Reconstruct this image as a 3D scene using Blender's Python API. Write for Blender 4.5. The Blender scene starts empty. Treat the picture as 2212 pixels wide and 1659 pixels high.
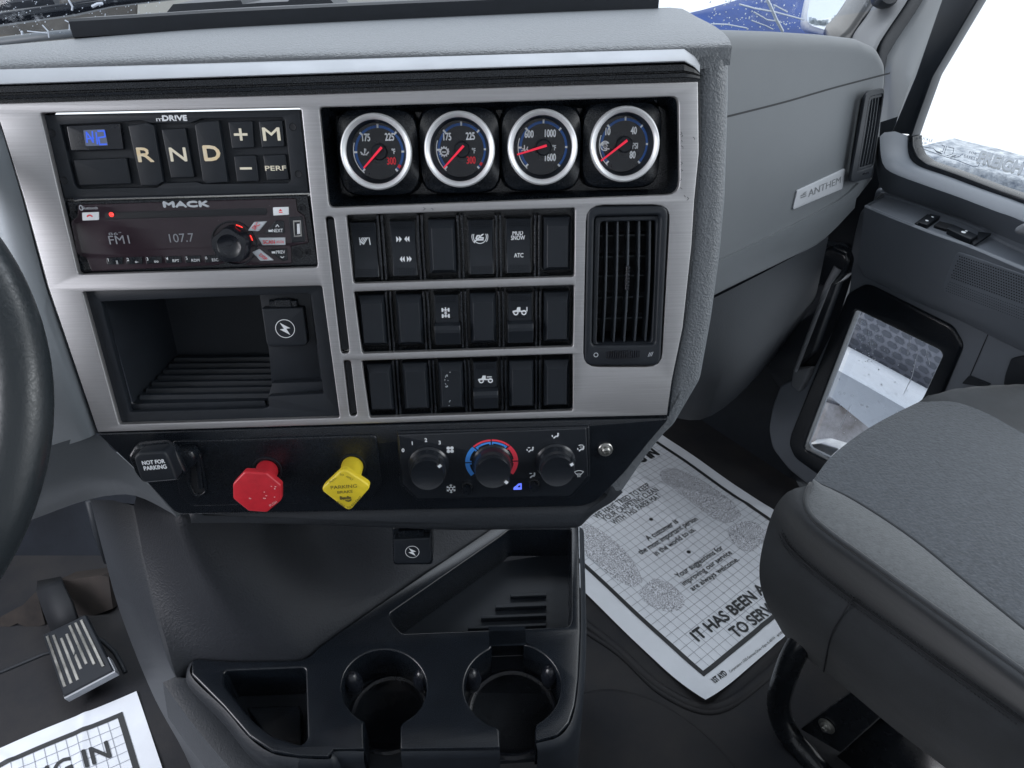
import bpy, bmesh, math, random
from mathutils import Vector, Matrix
random.seed(7)
# ------------------------------------------------------------------ camera
SC = bpy.context.scene
PITCH = math.radians(32.0)
FPX, CX, CY = 1534.0, 1106.0, 829.5          # picture measured at 2212 x 1659
CAM = Vector((0, 0, 1.0))
FW = Vector((0, math.cos(PITCH), -math.sin(PITCH)))
UP = Vector((0, math.sin(PITCH), math.cos(PITCH)))
RT = Vector((1, 0, 0))
cd = bpy.data.cameras.new('camera')
cam = bpy.data.objects.new('camera', cd)
bpy.context.collection.objects.link(cam)
cam.location = CAM
cam.rotation_euler = (math.pi / 2 - PITCH, 0, 0)
cd.sensor_fit = 'HORIZONTAL'
cd.sensor_width = 36.0
cd.lens = 36.0 * FPX / 2212.0
cd.clip_start = 0.01
cd.clip_end = 500
SC.camera = cam
# ------------------------------------------------------------------ world and lamps
w = bpy.data.worlds.new('World')
SC.world = w
w.use_nodes = True
bg = w.node_tree.nodes['Background']
bg.inputs[0].default_value = (0.92, 0.96, 1.0, 1)
bg.inputs[1].default_value = 1.15


def area(name, loc, target, sx, sy, power, col=(1, 1, 1)):
    ld = bpy.data.lights.new(name, 'AREA')
    ld.shape = 'RECTANGLE'
    ld.size, ld.size_y = sx, sy
    ld.energy = power
    ld.color = col
    o = bpy.data.objects.new(name, ld)
    bpy.context.collection.objects.link(o)
    o.location = loc
    d = Vector(target) - Vector(loc)
    o.rotation_euler = d.to_track_quat('-Z', 'Y').to_euler()
    return o


area('windscreen_light', (0.1, 1.15, 1.75), (0.1, 0.55, 0.7), 1.7, 0.6, 8.5, (0.92, 0.96, 1.0))
area('side_window_light', (1.35, 0.35, 1.35), (0.3, 0.5, 0.6), 0.8, 0.6, 6, (0.93, 0.97, 1.0))
area('driver_window_light', (-1.15, 0.18, 0.85), (0.0, 0.62, 0.55), 0.6, 0.6, 10, (0.95, 0.94, 1.0))
SC.view_settings.view_transform = 'Standard'
SC.view_settings.look = 'None'
SC.view_settings.exposure = 0.42
SC.view_settings.gamma = 1.0
SC.cycles.max_bounces = 6
SC.cycles.diffuse_bounces = 3
SC.cycles.glossy_bounces = 3
SC.cycles.transparent_max_bounces = 8
SC.cycles.use_denoising = True
SC.cycles.sample_clamp_indirect = 4


# ------------------------------------------------------------------ helpers
def ray(u, v):
    return FW + RT * ((u - CX) / FPX) + UP * ((CY - v) / FPX)


def pt(u, v, t):
    return CAM + ray(u, v) * t


def on_z(u, v, z):
    r = ray(u, v)
    return CAM + r * ((z - CAM.z) / r.z)


def zoomer(x0, y0, s):
    k = 2212 / 2560.0
    return lambda x, y: ((x0 + x / s) * k, (y0 + y / s) * k)


zA = zoomer(0, 240, 2212 / 900)
zB = zoomer(780, 220, 2212 / 1100)
zC = zoomer(780, 500, 2.212)
zD = zoomer(0, 680, 2212 / 900)
zE = zoomer(240, 1060, 2212 / 760)
zF = zoomer(940, 1040, 2212 / 760)
zG = zoomer(0, 0, 2212 / 1280)
zH = zoomer(1280, 0, 2212 / 1280)
zI = zoomer(1760, 400, 1659 / 800)
zJ = zoomer(1400, 1050, 1548 / 700)
zK = zoomer(1800, 1200, 1751 / 760)
zL = zoomer(0, 1200, 1290 / 560)
zM = zoomer(440, 1240, 2212 / 1060)
zW = zoomer(2160, 300, 2074 / 400)
zT = zoomer(1640, 0, 2212 / 660)
zTL = zoomer(0, 0, 2212 / 520)
zN = zoomer(1000, 1060, 2111 / 280)
zP = zoomer(1240, 1060, 2212 / 320)
zS = zoomer(860, 520, 2212 / 300)
zO = lambda x, y: (x, y)


class Fr:
    """flat frame: ex right, ey up, n towards the viewer"""

    def __init__(s, o, ex, ey):
        s.o = Vector(o)
        s.ex = Vector(ex).normalized()
        ey = Vector(ey)
        s.ey = (ey - s.ex * ey.dot(s.ex)).normalized()
        s.n = s.ex.cross(s.ey)
        s.m = Matrix((s.ex, s.ey, s.n)).transposed().to_4x4()
        s.m.translation = s.o

    def px(s, p, d=0.0):
        r = ray(*p)
        o = s.o + s.n * d
        t = (o - CAM).dot(s.n) / r.dot(s.n)
        q = CAM + r * t - s.o
        return (q.dot(s.ex), q.dot(s.ey))

    def pl(s, zf, pts, d=0.0):
        return [s.px(zf(*p), d) for p in pts]

    def w(s, a, b, d=0.0):
        return s.o + s.ex * a + s.ey * b + s.n * d

    def at(s, a, b, d=0.0):
        m = s.m.copy()
        m.translation = s.w(a, b, d)
        return m


class BilFr:
    """sheet frame through four corner points (bottom left, bottom right, top right, top left)"""

    def __init__(s, c, W, H):
        s.c = [Vector(x) for x in c]
        s.W, s.H = W, H
        s.n = Vector((0, 0, 1))

    def w(s, a, b, d=0.0):
        u, v = a / s.W, b / s.H
        c = s.c
        p = c[0] * (1 - u) * (1 - v) + c[1] * u * (1 - v) + c[2] * u * v + c[3] * (1 - u) * v
        q_ = math.hypot(u * s.W, v * s.H)
        q2_ = math.hypot((1 - u) * s.W, v * s.H)
        d += .020 * max(0, (.09 - q_) / .09) ** 2 + .010 * max(0, (.09 - q2_) / .09) ** 2
        for c0_, k0_ in ((.95, .7), (.42, -.35), (1.3, .9)):
            e_ = (u + v * k0_ - c0_) / .022
            if abs(e_) < 3: d += .0016 * math.exp(-e_ * e_)
        rip = 0.0016 * math.sin(9 * u + 3 * v) + 0.0012 * math.sin(17 * v - 4 * u)
        return p + s.n * (d + rip)

    def px(s, p, d=0.0):
        q = on_z(p[0], p[1], s.c[0].z)
        u = v = 0.5
        c = s.c
        for _ in range(12):
            f = c[0] * (1 - u) * (1 - v) + c[1] * u * (1 - v) + c[2] * u * v + c[3] * (1 - u) * v - q
            fu = (c[1] - c[0]) * (1 - v) + (c[2] - c[3]) * v
            fv = (c[3] - c[0]) * (1 - u) + (c[2] - c[1]) * u
            det = fu.x * fv.y - fu.y * fv.x
            u -= (f.x * fv.y - f.y * fv.x) / det
            v -= (fu.x * f.y - fu.y * f.x) / det
        return (u * s.W, v * s.H)

    def pl(s, zf, pts, d=0.0):
        return [s.px(zf(*p), d) for p in pts]


WM = {}


def setw(o, m):
    WM[o] = m


def tag(o, label=None, cat=None, group=None, kind=None):
    if label: o['label'] = label
    if cat: o['category'] = cat
    if group: o['group'] = group
    if kind: o['kind'] = kind
    return o


def thing(name, label, cat, m=None, group=None):
    o = bpy.data.objects.new(name, None)
    o.empty_display_size = 0.02
    bpy.context.collection.objects.link(o)
    if m is None: m = Matrix.Identity(4)
    if isinstance(m, Vector): m = Matrix.Translation(m)
    o.matrix_world = m
    WM[o] = m.copy()
    return tag(o, label, cat, group)


class MB:
    def __init__(s):
        s.v, s.f = [], []

    def add(s, vs, fs):
        k = len(s.v)
        s.v += [Vector(v) for v in vs]
        s.f += [tuple(i + k for i in f) for f in fs]
        return s

    def poly(s, pts):
        return s.add(pts, [tuple(range(len(pts)))])

    def grid(s, rows, close=False):
        n = len(rows[0])
        vs = [p for r in rows for p in r]
        fs = []
        for i in range(len(rows) - 1):
            for j in range(n if close else n - 1):
                j2 = (j + 1) % n
                fs.append((i * n + j, i * n + j2, (i + 1) * n + j2, (i + 1) * n + j))
        return s.add(vs, fs)

    def box(s, fr, a0, a1, b0, b1, d0, d1, ch=0.0):
        if ch <= 0:
            P = [fr.w(a, b, d) for d in (d0, d1) for b in (b0, b1) for a in (a0, a1)]
            return s.add(P, [(0, 1, 3, 2), (4, 6, 7, 5), (0, 4, 5, 1), (2, 3, 7, 6), (0, 2, 6, 4), (1, 5, 7, 3)])
        rings = []
        for d, c in ((d0, 0), (d1 - ch, 0), (d1, ch)):
            rings.append([fr.w(a0 + c, b0 + c, d), fr.w(a1 - c, b0 + c, d), fr.w(a1 - c, b1 - c, d), fr.w(a0 + c, b1 - c, d)])
        s.grid(rings, True)
        return s.poly(rings[-1])

    def prism(s, fr, poly, d0, d1, ch=0.0):
        """extruded outline with a chamfer that narrows towards its middle"""
        cx = sum(p[0] for p in poly) / len(poly)
        cy = sum(p[1] for p in poly) / len(poly)
        rings = []
        for d, c in ((d0, 0), (d1 - ch, 0), (d1, ch)):
            r = []
            for a, b in poly:
                L = math.hypot(a - cx, b - cy) or 1
                r.append(fr.w(a - (a - cx) / L * c, b - (b - cy) / L * c, d))
            rings.append(r)
            if ch <= 0 and len(rings) == 2 and False: break
        s.grid(rings, True)
        s.poly(rings[-1])
        return s.poly(rings[0][::-1])

    def tube(s, pts, r, n=10, cap=True):
        pts = [Vector(p) for p in pts]
        rings = []
        prev = None
        for i, p in enumerate(pts):
            t = (pts[min(i + 1, len(pts) - 1)] - pts[max(i - 1, 0)]).normalized()
            if prev is None:
                a = t.orthogonal().normalized()
            else:
                a = (prev - t * prev.dot(t)).normalized()
            prev = a
            b = t.cross(a)
            rr = r[i] if isinstance(r, (list, tuple)) else r
            rings.append([p + (a * math.cos(2 * math.pi * k / n) + b * math.sin(2 * math.pi * k / n)) * rr for k in range(n)])
        s.grid(rings, True)
        if cap:
            s.poly(rings[0][::-1])
            s.poly(rings[-1])
        return s

    def lathe(s, fr, a, b, prof, n=40, cap0=False, cap1=False, sx=1, sy=1):
        rings = [[fr.w(a + r * sx * math.cos(2 * math.pi * k / n), b + r * sy * math.sin(2 * math.pi * k / n), d) for k in range(n)] for r, d in prof]
        s.grid(rings, True)
        if cap0: s.poly(rings[0][::-1])
        if cap1: s.poly(rings[-1])
        return s

    def stroke(s, fr, pts, wd, d):
        """thin flat ribbon along 2d points"""
        for i in range(len(pts) - 1):
            a, b = Vector(pts[i]), Vector(pts[i + 1])
            t = b - a
            if t.length < 1e-7: continue
            t.normalize()
            nn = Vector((-t.y, t.x)) * wd / 2
            e = t * wd * 0.25
            s.poly([fr.w(*(q), d) for q in ((a - e + nn), (a - e - nn), (b + e - nn), (b + e + nn))])
        return s

    def arc(s, fr, c, r0, r1, a0, a1, d, n=20, sx=1, sy=1):
        rows = [[fr.w(c[0] + r * sx * math.cos(math.radians(a0 + (a1 - a0) * k / n)), c[1] + r * sy * math.sin(math.radians(a0 + (a1 - a0) * k / n)), d) for k in range(n + 1)] for r in (r0, r1)]
        return s.grid(rows)

    def mesh_in(s, me, fn):
        s.add([fn(v.co) for v in me.vertices], [tuple(p.vertices) for p in me.polygons])
        bpy.data.meshes.remove(me)
        return s

    def plate(s, fr, loops, d0, d1, bev=0.0, res=2):
        cu = bpy.data.curves.new('t', 'CURVE')
        cu.dimensions = '2D'
        cu.fill_mode = 'BOTH'
        for lp in loops:
            sp = cu.splines.new('POLY')
            sp.points.add(len(lp) - 1)
            for i, p in enumerate(lp): sp.points[i].co = (p[0], p[1], 0, 1)
            sp.use_cyclic_u = True
        h = (d1 - d0) / 2
        cu.extrude = max(h - bev, 1e-5)
        cu.bevel_depth = bev
        cu.bevel_resolution = res
        cu.offset = -bev
        o = bpy.data.objects.new('t', cu)
        bpy.context.collection.objects.link(o)
        dg = bpy.context.evaluated_depsgraph_get()
        me = bpy.data.meshes.new_from_object(o.evaluated_get(dg))
        mid = (d0 + d1) / 2
        s.mesh_in(me, lambda c: fr.w(c.x, c.y, mid + c.z))
        bpy.data.objects.remove(o)
        bpy.data.curves.remove(cu)
        return s

    def text(s, fr, st, a, b, h, d, rot=0.0, width=None, bold=0.0, xs=1.0, shear=0.0, align='C', slant=0.0):
        cu = bpy.data.curves.new('t', 'FONT')
        cu.body = st
        cu.size = 1.0
        cu.shear = shear
        cu.resolution_u = 3
        o = bpy.data.objects.new('t', cu)
        bpy.context.collection.objects.link(o)
        dg = bpy.context.evaluated_depsgraph_get()
        me = bpy.data.meshes.new_from_object(o.evaluated_get(dg))
        bpy.data.objects.remove(o)
        bpy.data.curves.remove(cu)
        xsv = [v.co.x for v in me.vertices]
        if not xsv: return s
        x0, x1 = min(xsv), max(xsv)
        k = h / 0.70
        kx = k * xs if width is None else width / max(x1 - x0, 1e-6)
        sh = {'C': -(x0 + x1) / 2, 'L': -x0, 'R': -x1}[align]
        c, sn = math.cos(rot), math.sin(rot)

        def fn(q):
            X, Y = (q.x + sh) * kx, q.y * k
            return fr.w(a + X * c - Y * sn, b + X * sn + Y * c, d)
        vs = [v.co.copy() for v in me.vertices]
        fs = [tuple(p.vertices) for p in me.polygons]
        bpy.data.meshes.remove(me)
        offs = [(0, 0)] if bold <= 0 else [(0, 0), (bold, 0), (-bold, 0), (0, bold), (0, -bold)]
        base = s.w2 if False else None
        for i_, (ox, oy) in enumerate(offs):
            sc_ = k / max(kx, 1e-9)
            dd = d + i_ * 0.00003

            def fn2(q, ox=ox, oy=oy, dd=dd):
                X, Y = (q.x + sh) * kx + ox * k, (q.y + oy) * k
                return fr.w(a + X * c - Y * sn, b + X * sn + Y * c, dd)
            s.add([fn2(v) for v in vs], fs)
        return s

    def textfit(s, fr, zf, st, p0, p1, hp, d, bold=0.0, dpl=None):
        """text whose baseline runs from p0 to p1 on the frame"""
        A = Vector(fr.px(zf(*p0), d))
        B = Vector(fr.px(zf(*p1), d))
        q = zf(p0[0], p0[1] - hp)
        Hh = (Vector(fr.px(q, d)) - A).length
        D = B - A
        return s.text(fr, st, A.x, A.y, Hh, d, rot=math.atan2(D.y, D.x), width=D.length, bold=bold, align='L')

    def build(s, name, mat, parent=None, smooth=True, ang=0.6, kind=None, label=None, weld=True, recalc=True, subsurf=0, solid=0):
        me = bpy.data.meshes.new(name)
        me.from_pydata(s.v, [], s.f)
        if parent is not None: me.transform(WM[parent].inverted())
        if weld or recalc:
            bm = bmesh.new()
            bm.from_mesh(me)
            if weld: bmesh.ops.remove_doubles(bm, verts=bm.verts, dist=2e-6)
            if recalc: bmesh.ops.recalc_face_normals(bm, faces=bm.faces)
            bm.to_mesh(me)
            bm.free()
        if smooth:
            for p in me.polygons: p.use_smooth = True
            me.set_sharp_from_angle(angle=ang)
        me.materials.append(mat)
        o = bpy.data.objects.new(name, me)
        bpy.context.collection.objects.link(o)
        if solid:
            md = o.modifiers.new('solid', 'SOLIDIFY')
            md.thickness = solid
            md.offset = -1
        if subsurf:
            md = o.modifiers.new('sub', 'SUBSURF')
            md.levels = md.render_levels = subsurf
        if parent is not None:
            o.parent = parent
            WM[o] = WM[parent]
        else:
            WM[o] = Matrix.Identity(4)
        if kind: o['kind'] = kind
        if label: o['label'] = label
        return o


def rnd(poly, r, n=4):
    """round the corners of a 2d polygon"""
    out = []
    N = len(poly)
    for i in range(N):
        p = Vector(poly[i]).to_2d()
        a = Vector(poly[i - 1]).to_2d() - p
        b = Vector(poly[(i + 1) % N]).to_2d() - p
        rr = r[i] if isinstance(r, (list, tuple)) else r
        la, lb = a.length, b.length
        if rr <= 0 or la < 1e-9 or lb < 1e-9:
            out.append((p.x, p.y))
            continue
        rr = min(rr, la * 0.45, lb * 0.45)
        A, B = p + a / la * rr, p + b / lb * rr
        for k in range(n + 1):
            t = k / n
            q = A * (1 - t) ** 2 + p * 2 * t * (1 - t) + B * t * t
            out.append((q.x, q.y))
    return out


def resample(pts, n):
    """catmull-rom through points, n samples"""
    P = [Vector(p) for p in pts]
    if len(P) == 2: return [P[0].lerp(P[1], i / (n - 1)) for i in range(n)]
    Q = [P[0] * 2 - P[1]] + P + [P[-1] * 2 - P[-2]]
    fine = []
    for i in range(1, len(Q) - 2):
        for k in range(12):
            t = k / 12
            a, b, c, d = Q[i - 1], Q[i], Q[i + 1], Q[i + 2]
            fine.append(0.5 * ((2 * b) + (c - a) * t + (2 * a - 5 * b + 4 * c - d) * t * t + (3 * b - a - 3 * c + d) * t ** 3))
    fine.append(P[-1])
    L = [0]
    for i in range(1, len(fine)): L.append(L[-1] + (fine[i] - fine[i - 1]).length)
    out = []
    j = 0
    for i in range(n):
        s = L[-1] * i / (n - 1)
        while j < len(L) - 2 and L[j + 1] < s: j += 1
        t = (s - L[j]) / max(L[j + 1] - L[j], 1e-9)
        out.append(fine[j].lerp(fine[j + 1], min(max(t, 0), 1)))
    return out


# ------------------------------------------------------------------ materials
def mat(name, col, rough=0.5, metal=0.0, spec=0.5, bump=0.0, bscale=400.0, bstretch=(1, 1, 1), bdist=0.0006, kind='noise',
        var=0.0, vscale=6.0, vcol=None, rvar=0.0, emit=None, estr=1.0, coat=0.0, sheen=0.0, speck=0.0, speckcol=(0.5, 0.52, 0.55), bump2=0.0, b2scale=20.0):
    m = bpy.data.materials.new(name)
    m.use_nodes = True
    nt = m.node_tree
    N = nt.nodes
    Lk = nt.links
    b = N['Principled BSDF']
    b.inputs['Base Color'].default_value = (*col, 1)
    b.inputs['Roughness'].default_value = rough
    b.inputs['Metallic'].default_value = metal
    b.inputs['Specular IOR Level'].default_value = spec
    b.inputs['Coat Weight'].default_value = coat
    b.inputs['Sheen Weight'].default_value = sheen
    if emit:
        b.inputs['Emission Color'].default_value = (*emit, 1)
        b.inputs['Emission Strength'].default_value = estr
    tc = N.new('ShaderNodeTexCoord')
    colout = None
    if var > 0 or vcol:
        nz = N.new('ShaderNodeTexNoise')
        nz.inputs['Scale'].default_value = vscale
        nz.inputs['Detail'].default_value = 5
        nz.inputs['Roughness'].default_value = 0.65
        if name.startswith('brushed'):
            mpv = N.new('ShaderNodeMapping')
            mpv.inputs['Scale'].default_value = (0.25, 22, 4)
            Lk.new(tc.outputs['Object'], mpv.inputs['Vector'])
            Lk.new(mpv.outputs[0], nz.inputs['Vector'])
        else:
            Lk.new(tc.outputs['Object'], nz.inputs['Vector'])
        mr = N.new('ShaderNodeMapRange')
        mr.inputs[1].default_value, mr.inputs[2].default_value = 0.3, 0.7
        Lk.new(nz.outputs[0], mr.inputs[0])
        mx = N.new('ShaderNodeMix')
        mx.data_type = 'RGBA'
        c2 = vcol or tuple(min(c * (1 + var), 1) for c in col)
        c1 = col if vcol else tuple(c * (1 - var) for c in col)
        mx.inputs[6].default_value = (*c1, 1)
        mx.inputs[7].default_value = (*c2, 1)
        Lk.new(mr.outputs[0], mx.inputs[0])
        colout = mx.outputs[2]
    if speck > 0:
        ns = N.new('ShaderNodeTexNoise')
        ns.inputs['Scale'].default_value = 260
        ns.inputs['Detail'].default_value = 3
        Lk.new(tc.outputs['Object'], ns.inputs['Vector'])
        m2 = N.new('ShaderNodeMapRange')
        m2.inputs[1].default_value, m2.inputs[2].default_value = 0.74 - speck * 0.1, 0.80 - speck * 0.1
        Lk.new(ns.outputs[0], m2.inputs[0])
        mx2 = N.new('ShaderNodeMix')
        mx2.data_type = 'RGBA'
        if colout: Lk.new(colout, mx2.inputs[6])
        else: mx2.inputs[6].default_value = (*col, 1)
        mx2.inputs[7].default_value = (*speckcol, 1)
        Lk.new(m2.outputs[0], mx2.inputs[0])
        colout = mx2.outputs[2]
    if colout: Lk.new(colout, b.inputs['Base Color'])
    if bump > 0:
        mp = N.new('ShaderNodeMapping')
        mp.inputs['Scale'].default_value = bstretch
        Lk.new(tc.outputs['Object'], mp.inputs['Vector'])
        if kind == 'grain':      # wrinkled leather-like grain
            tx = N.new('ShaderNodeTexVoronoi')
            tx.feature = 'F1'
            tx.inputs['Scale'].default_value = bscale
            dn = N.new('ShaderNodeTexNoise')
            dn.inputs['Scale'].default_value = bscale * 0.45
            dn.inputs['Detail'].default_value = 2
            Lk.new(mp.outputs[0], dn.inputs['Vector'])
            va = N.new('ShaderNodeVectorMath')
            va.operation = 'MULTIPLY_ADD'
            va.inputs[1].default_value = (0.006, 0.006, 0.006)
            Lk.new(dn.outputs['Color'], va.inputs[0])
            Lk.new(mp.outputs[0], va.inputs[2])
            Lk.new(va.outputs[0], tx.inputs['Vector'])
            h = tx.outputs['Distance']
        else:
            tx = N.new('ShaderNodeTexNoise')
            tx.inputs['Scale'].default_value = bscale
            tx.inputs['Detail'].default_value = 4
            Lk.new(mp.outputs[0], tx.inputs['Vector'])
            h = tx.outputs[0]
        bp = N.new('ShaderNodeBump')
        bp.inputs['Strength'].default_value = bump
        bp.inputs['Distance'].default_value = bdist
        Lk.new(h, bp.inputs['Height'])
        last = bp
        if bump2 > 0:
            t2 = N.new('ShaderNodeTexNoise')
            t2.inputs['Scale'].default_value = b2scale
            t2.inputs['Detail'].default_value = 3
            Lk.new(tc.outputs['Object'], t2.inputs['Vector'])
            b2 = N.new('ShaderNodeBump')
            b2.inputs['Strength'].default_value = bump2
            b2.inputs['Distance'].default_value = 0.004
            Lk.new(t2.outputs[0], b2.inputs['Height'])
            Lk.new(b2.outputs[0], bp.inputs['Normal'])
        Lk.new(last.outputs[0], b.inputs['Normal'])
        if rvar > 0:
            rr = N.new('ShaderNodeMapRange')
            rr.inputs[1].default_value, rr.inputs[2].default_value = 0.3, 0.7
            rr.inputs[3].default_value, rr.inputs[4].default_value = max(rough - rvar, 0.05), rough + rvar
            Lk.new(h, rr.inputs[0])
            Lk.new(rr.outputs[0], b.inputs['Roughness'])
    elif rvar > 0:
        n3 = N.new('ShaderNodeTexNoise')
        n3.inputs['Scale'].default_value = 35
        n3.inputs['Detail'].default_value = 6
        Lk.new(tc.outputs['Object'], n3.inputs['Vector'])
        rr = N.new('ShaderNodeMapRange')
        rr.inputs[1].default_value, rr.inputs[2].default_value = 0.35, 0.65
        rr.inputs[3].default_value, rr.inputs[4].default_value = max(rough - rvar, 0.03), rough + rvar
        Lk.new(n3.outputs[0], rr.inputs[0])
        Lk.new(rr.outputs[0], b.inputs['Roughness'])
    return m


def glass(name, tint=(1, 1, 1), gloss=0.06, dirt=0.0, dscale=60, dcol=(0.8, 0.83, 0.86), thr=0.62):
    m = bpy.data.materials.new(name)
    m.use_nodes = True
    nt = m.node_tree
    N, Lk = nt.nodes, nt.links
    N.clear()
    out = N.new('ShaderNodeOutputMaterial')
    tr = N.new('ShaderNodeBsdfTransparent')
    tr.inputs[0].default_value = (*tint, 1)
    gl = N.new('ShaderNodeBsdfGlossy')
    gl.inputs['Roughness'].default_value = 0.03
    ms = N.new('ShaderNodeMixShader')
    ms.inputs[0].default_value = gloss
    Lk.new(tr.outputs[0], ms.inputs[1])
    Lk.new(gl.outputs[0], ms.inputs[2])
    fin = ms.outputs[0]
    if dirt > 0:
        df = N.new('ShaderNodeBsdfDiffuse')
        df.inputs[0].default_value = (*dcol, 1)
        tl = N.new('ShaderNodeBsdfTranslucent')
        tl.inputs[0].default_value = (*dcol, 1)
        ad = N.new('ShaderNodeMixShader')
        ad.inputs[0].default_value = 0.5
        Lk.new(df.outputs[0], ad.inputs[1])
        Lk.new(tl.outputs[0], ad.inputs[2])
        tc = N.new('ShaderNodeTexCoord')
        ns = N.new('ShaderNodeTexNoise')
        ns.inputs['Scale'].default_value = dscale
        ns.inputs['Detail'].default_value = 6
        ns.inputs['Roughness'].default_value = 0.7
        Lk.new(tc.outputs['Object'], ns.inputs['Vector'])
        mr = N.new('ShaderNodeMapRange')
        mr.inputs[1].default_value, mr.inputs[2].default_value = thr, thr + 0.12
        mr.inputs[4].default_value = dirt
        Lk.new(ns.outputs[0], mr.inputs[0])
        m2 = N.new('ShaderNodeMixShader')
        Lk.new(mr.outputs[0], m2.inputs[0])
        Lk.new(fin, m2.inputs[1])
        Lk.new(ad.outputs[0], m2.inputs[2])
        fin = m2.outputs[0]
    Lk.new(fin, out.inputs[0])
    return m


GREY = mat('grey_grained_plastic', (0.114, 0.126, 0.139), 0.45, bump=0.42, bscale=470, kind='grain', bdist=0.0015, var=0.05)
GREY2 = mat('grey_smooth_plastic', (0.097, 0.109, 0.120), 0.5, bump=0.3, bscale=700, bdist=0.0004, var=0.05)
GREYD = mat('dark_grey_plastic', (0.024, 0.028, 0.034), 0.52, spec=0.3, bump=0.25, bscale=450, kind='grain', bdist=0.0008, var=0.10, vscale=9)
DOORG = mat('door_grey_plastic', (0.130, 0.147, 0.172), 0.5, bump=0.15, bscale=900, bdist=0.0003, var=0.05)
PILLAR = mat('pillar_plastic', (0.15, 0.16, 0.175), 0.55, bump=0.1, bscale=600, bdist=0.0003, var=0.04)
BLACK = mat('black_plastic', (0.0065, 0.009, 0.013), 0.27, spec=0.5, bump=0.06, bscale=1500, bdist=0.0002, rvar=0.06, var=0.2, vscale=30)
KNOBM = mat('knob_black_plastic', (0.012, 0.015, 0.020), 0.26, spec=0.6)
BLACKG = mat('gloss_black_plastic', (0.010, 0.012, 0.017), 0.22, rvar=0.08, var=0.2)
BLACKM = mat('matt_black_plastic', (0.012, 0.0155, 0.021), 0.48, spec=0.35, bump=0.3, bscale=1300, bdist=0.0002, var=0.12, vscale=40)
DARK = mat('dull_black', (0.008, 0.010, 0.014), 0.7)  # plain dull black for slots, seams, screws and the pedal arm
BRUSH = mat('brushed_metal', (0.43, 0.43, 0.44), 0.56, metal=1.0, bump=0.14, bscale=70, bstretch=(0.35, 26, 6), bdist=0.0003, rvar=0.05, var=0.10, vscale=55)
TRIM = mat('satin_silver_trim', (0.34, 0.36, 0.39), 0.58, metal=0.3, rvar=0.05)
CHROME = mat('satin_chrome', (0.72, 0.74, 0.76), 0.45, metal=0.5, rvar=0.08)
STEEL = mat('zinc_steel', (0.42, 0.42, 0.40), 0.4, metal=1.0, rvar=0.12, var=0.15, vscale=80)
DISP = mat('dim_display_print', (0.26, 0.27, 0.30), 0.5)
WHITE = mat('white_print', (0.80, 0.83, 0.86), 0.6)
IVORY = mat('ivory_print', (0.82, 0.76, 0.60), 0.6, var=0.06, vscale=90)
WORN = mat('worn_ivory_print', (0.80, 0.73, 0.58), 0.6, vcol=(0.80, 0.60, 0.32), vscale=160)
REDP = mat('red_print', (0.80, 0.03, 0.05), 0.5)
REDN = mat('needle_red', (0.85, 0.02, 0.06), 0.4, emit=(0.9, 0.02, 0.06), estr=0.25)
BLUEP = mat('blue_print', (0.025, 0.10, 0.33), 0.5)
BLUEL = mat('blue_arc_print', (0.06, 0.30, 0.85), 0.5)
REDL = mat('red_arc_print', (0.88, 0.05, 0.09), 0.5)
SILV = mat('silver_print', (0.55, 0.58, 0.62), 0.4, metal=0.3)
REDK = mat('red_knob_plastic', (0.56, 0.022, 0.035), 0.38, bump=0.15, bscale=500, var=0.20, vscale=40, rvar=0.05)
YELK = mat('yellow_knob_plastic', (0.82, 0.63, 0.035), 0.38, bump=0.15, bscale=500, var=0.16, vscale=30, rvar=0.05)
YPRINT = mat('knob_print', (0.03, 0.028, 0.015), 0.6, vcol=(0.22, 0.17, 0.03), vscale=260)
PINKP = mat('knob_worn_print', (0.80, 0.40, 0.40), 0.6)
PAPER = mat('white_paper', (0.70, 0.74, 0.80), 0.5, bump=0.1, bscale=300, bdist=0.0002, bump2=0.9, b2scale=8, var=0.05, vscale=14)
INK = mat('black_ink', (0.025, 0.028, 0.032), 0.55)
GRIDINK = mat('grid_ink', (0.26, 0.28, 0.32), 0.6)
RUBBER = mat('floor_rubber', (0.016, 0.018, 0.023), 0.65, spec=0.2, bump=0.35, bscale=300, bdist=0.0007, vcol=(0.034, 0.033, 0.034), vscale=6)
CARPET = mat('engine_cover_vinyl', (0.022, 0.025, 0.031), 0.58, spec=0.3, bump=0.35, bscale=420, kind='grain', bdist=0.0010, var=0.12, vscale=6)
LFAB = mat('light_seat_fabric', (0.084, 0.091, 0.098), 0.95, bump2=0.2, b2scale=9, bump=0.9, bscale=420, bdist=0.0012, var=0.16, vscale=170, sheen=0.15)
MFAB = mat('seat_centre_fabric', (0.054, 0.062, 0.073), 0.95, bump2=0.25, b2scale=9, bump=1.0, bscale=300, bdist=0.0018, var=0.22, vscale=170, sheen=0.15)
DFAB = mat('dark_seat_fabric', (0.025, 0.029, 0.034), 0.85, bump=0.5, bscale=700, bdist=0.0007, var=0.22, vscale=16, sheen=0.2, bump2=0.35, b2scale=14)
SNOW = mat('snow', (0.88, 0.91, 0.95), 0.9, var=0.04, vscale=2)
SHROUD = mat('satin_grey_panel', (0.21, 0.235, 0.255), 0.45, metal=0.35, bump=0.08, bscale=60, bstretch=(0.4, 30, 6), bdist=0.0003, rvar=0.05)
BLUET = mat('blue_truck_paint', (0.008, 0.048, 0.22), 0.5, spec=0.15, var=0.3, vscale=8)
LCD = mat('blue_display', (0.02, 0.03, 0.07), 0.3, emit=(0.07, 0.085, 0.12), estr=.8)
LCDON = mat('blue_digits', (0.02, 0.08, 0.5), 0.4, emit=(0.04, 0.10, 0.60), estr=.6)
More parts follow.
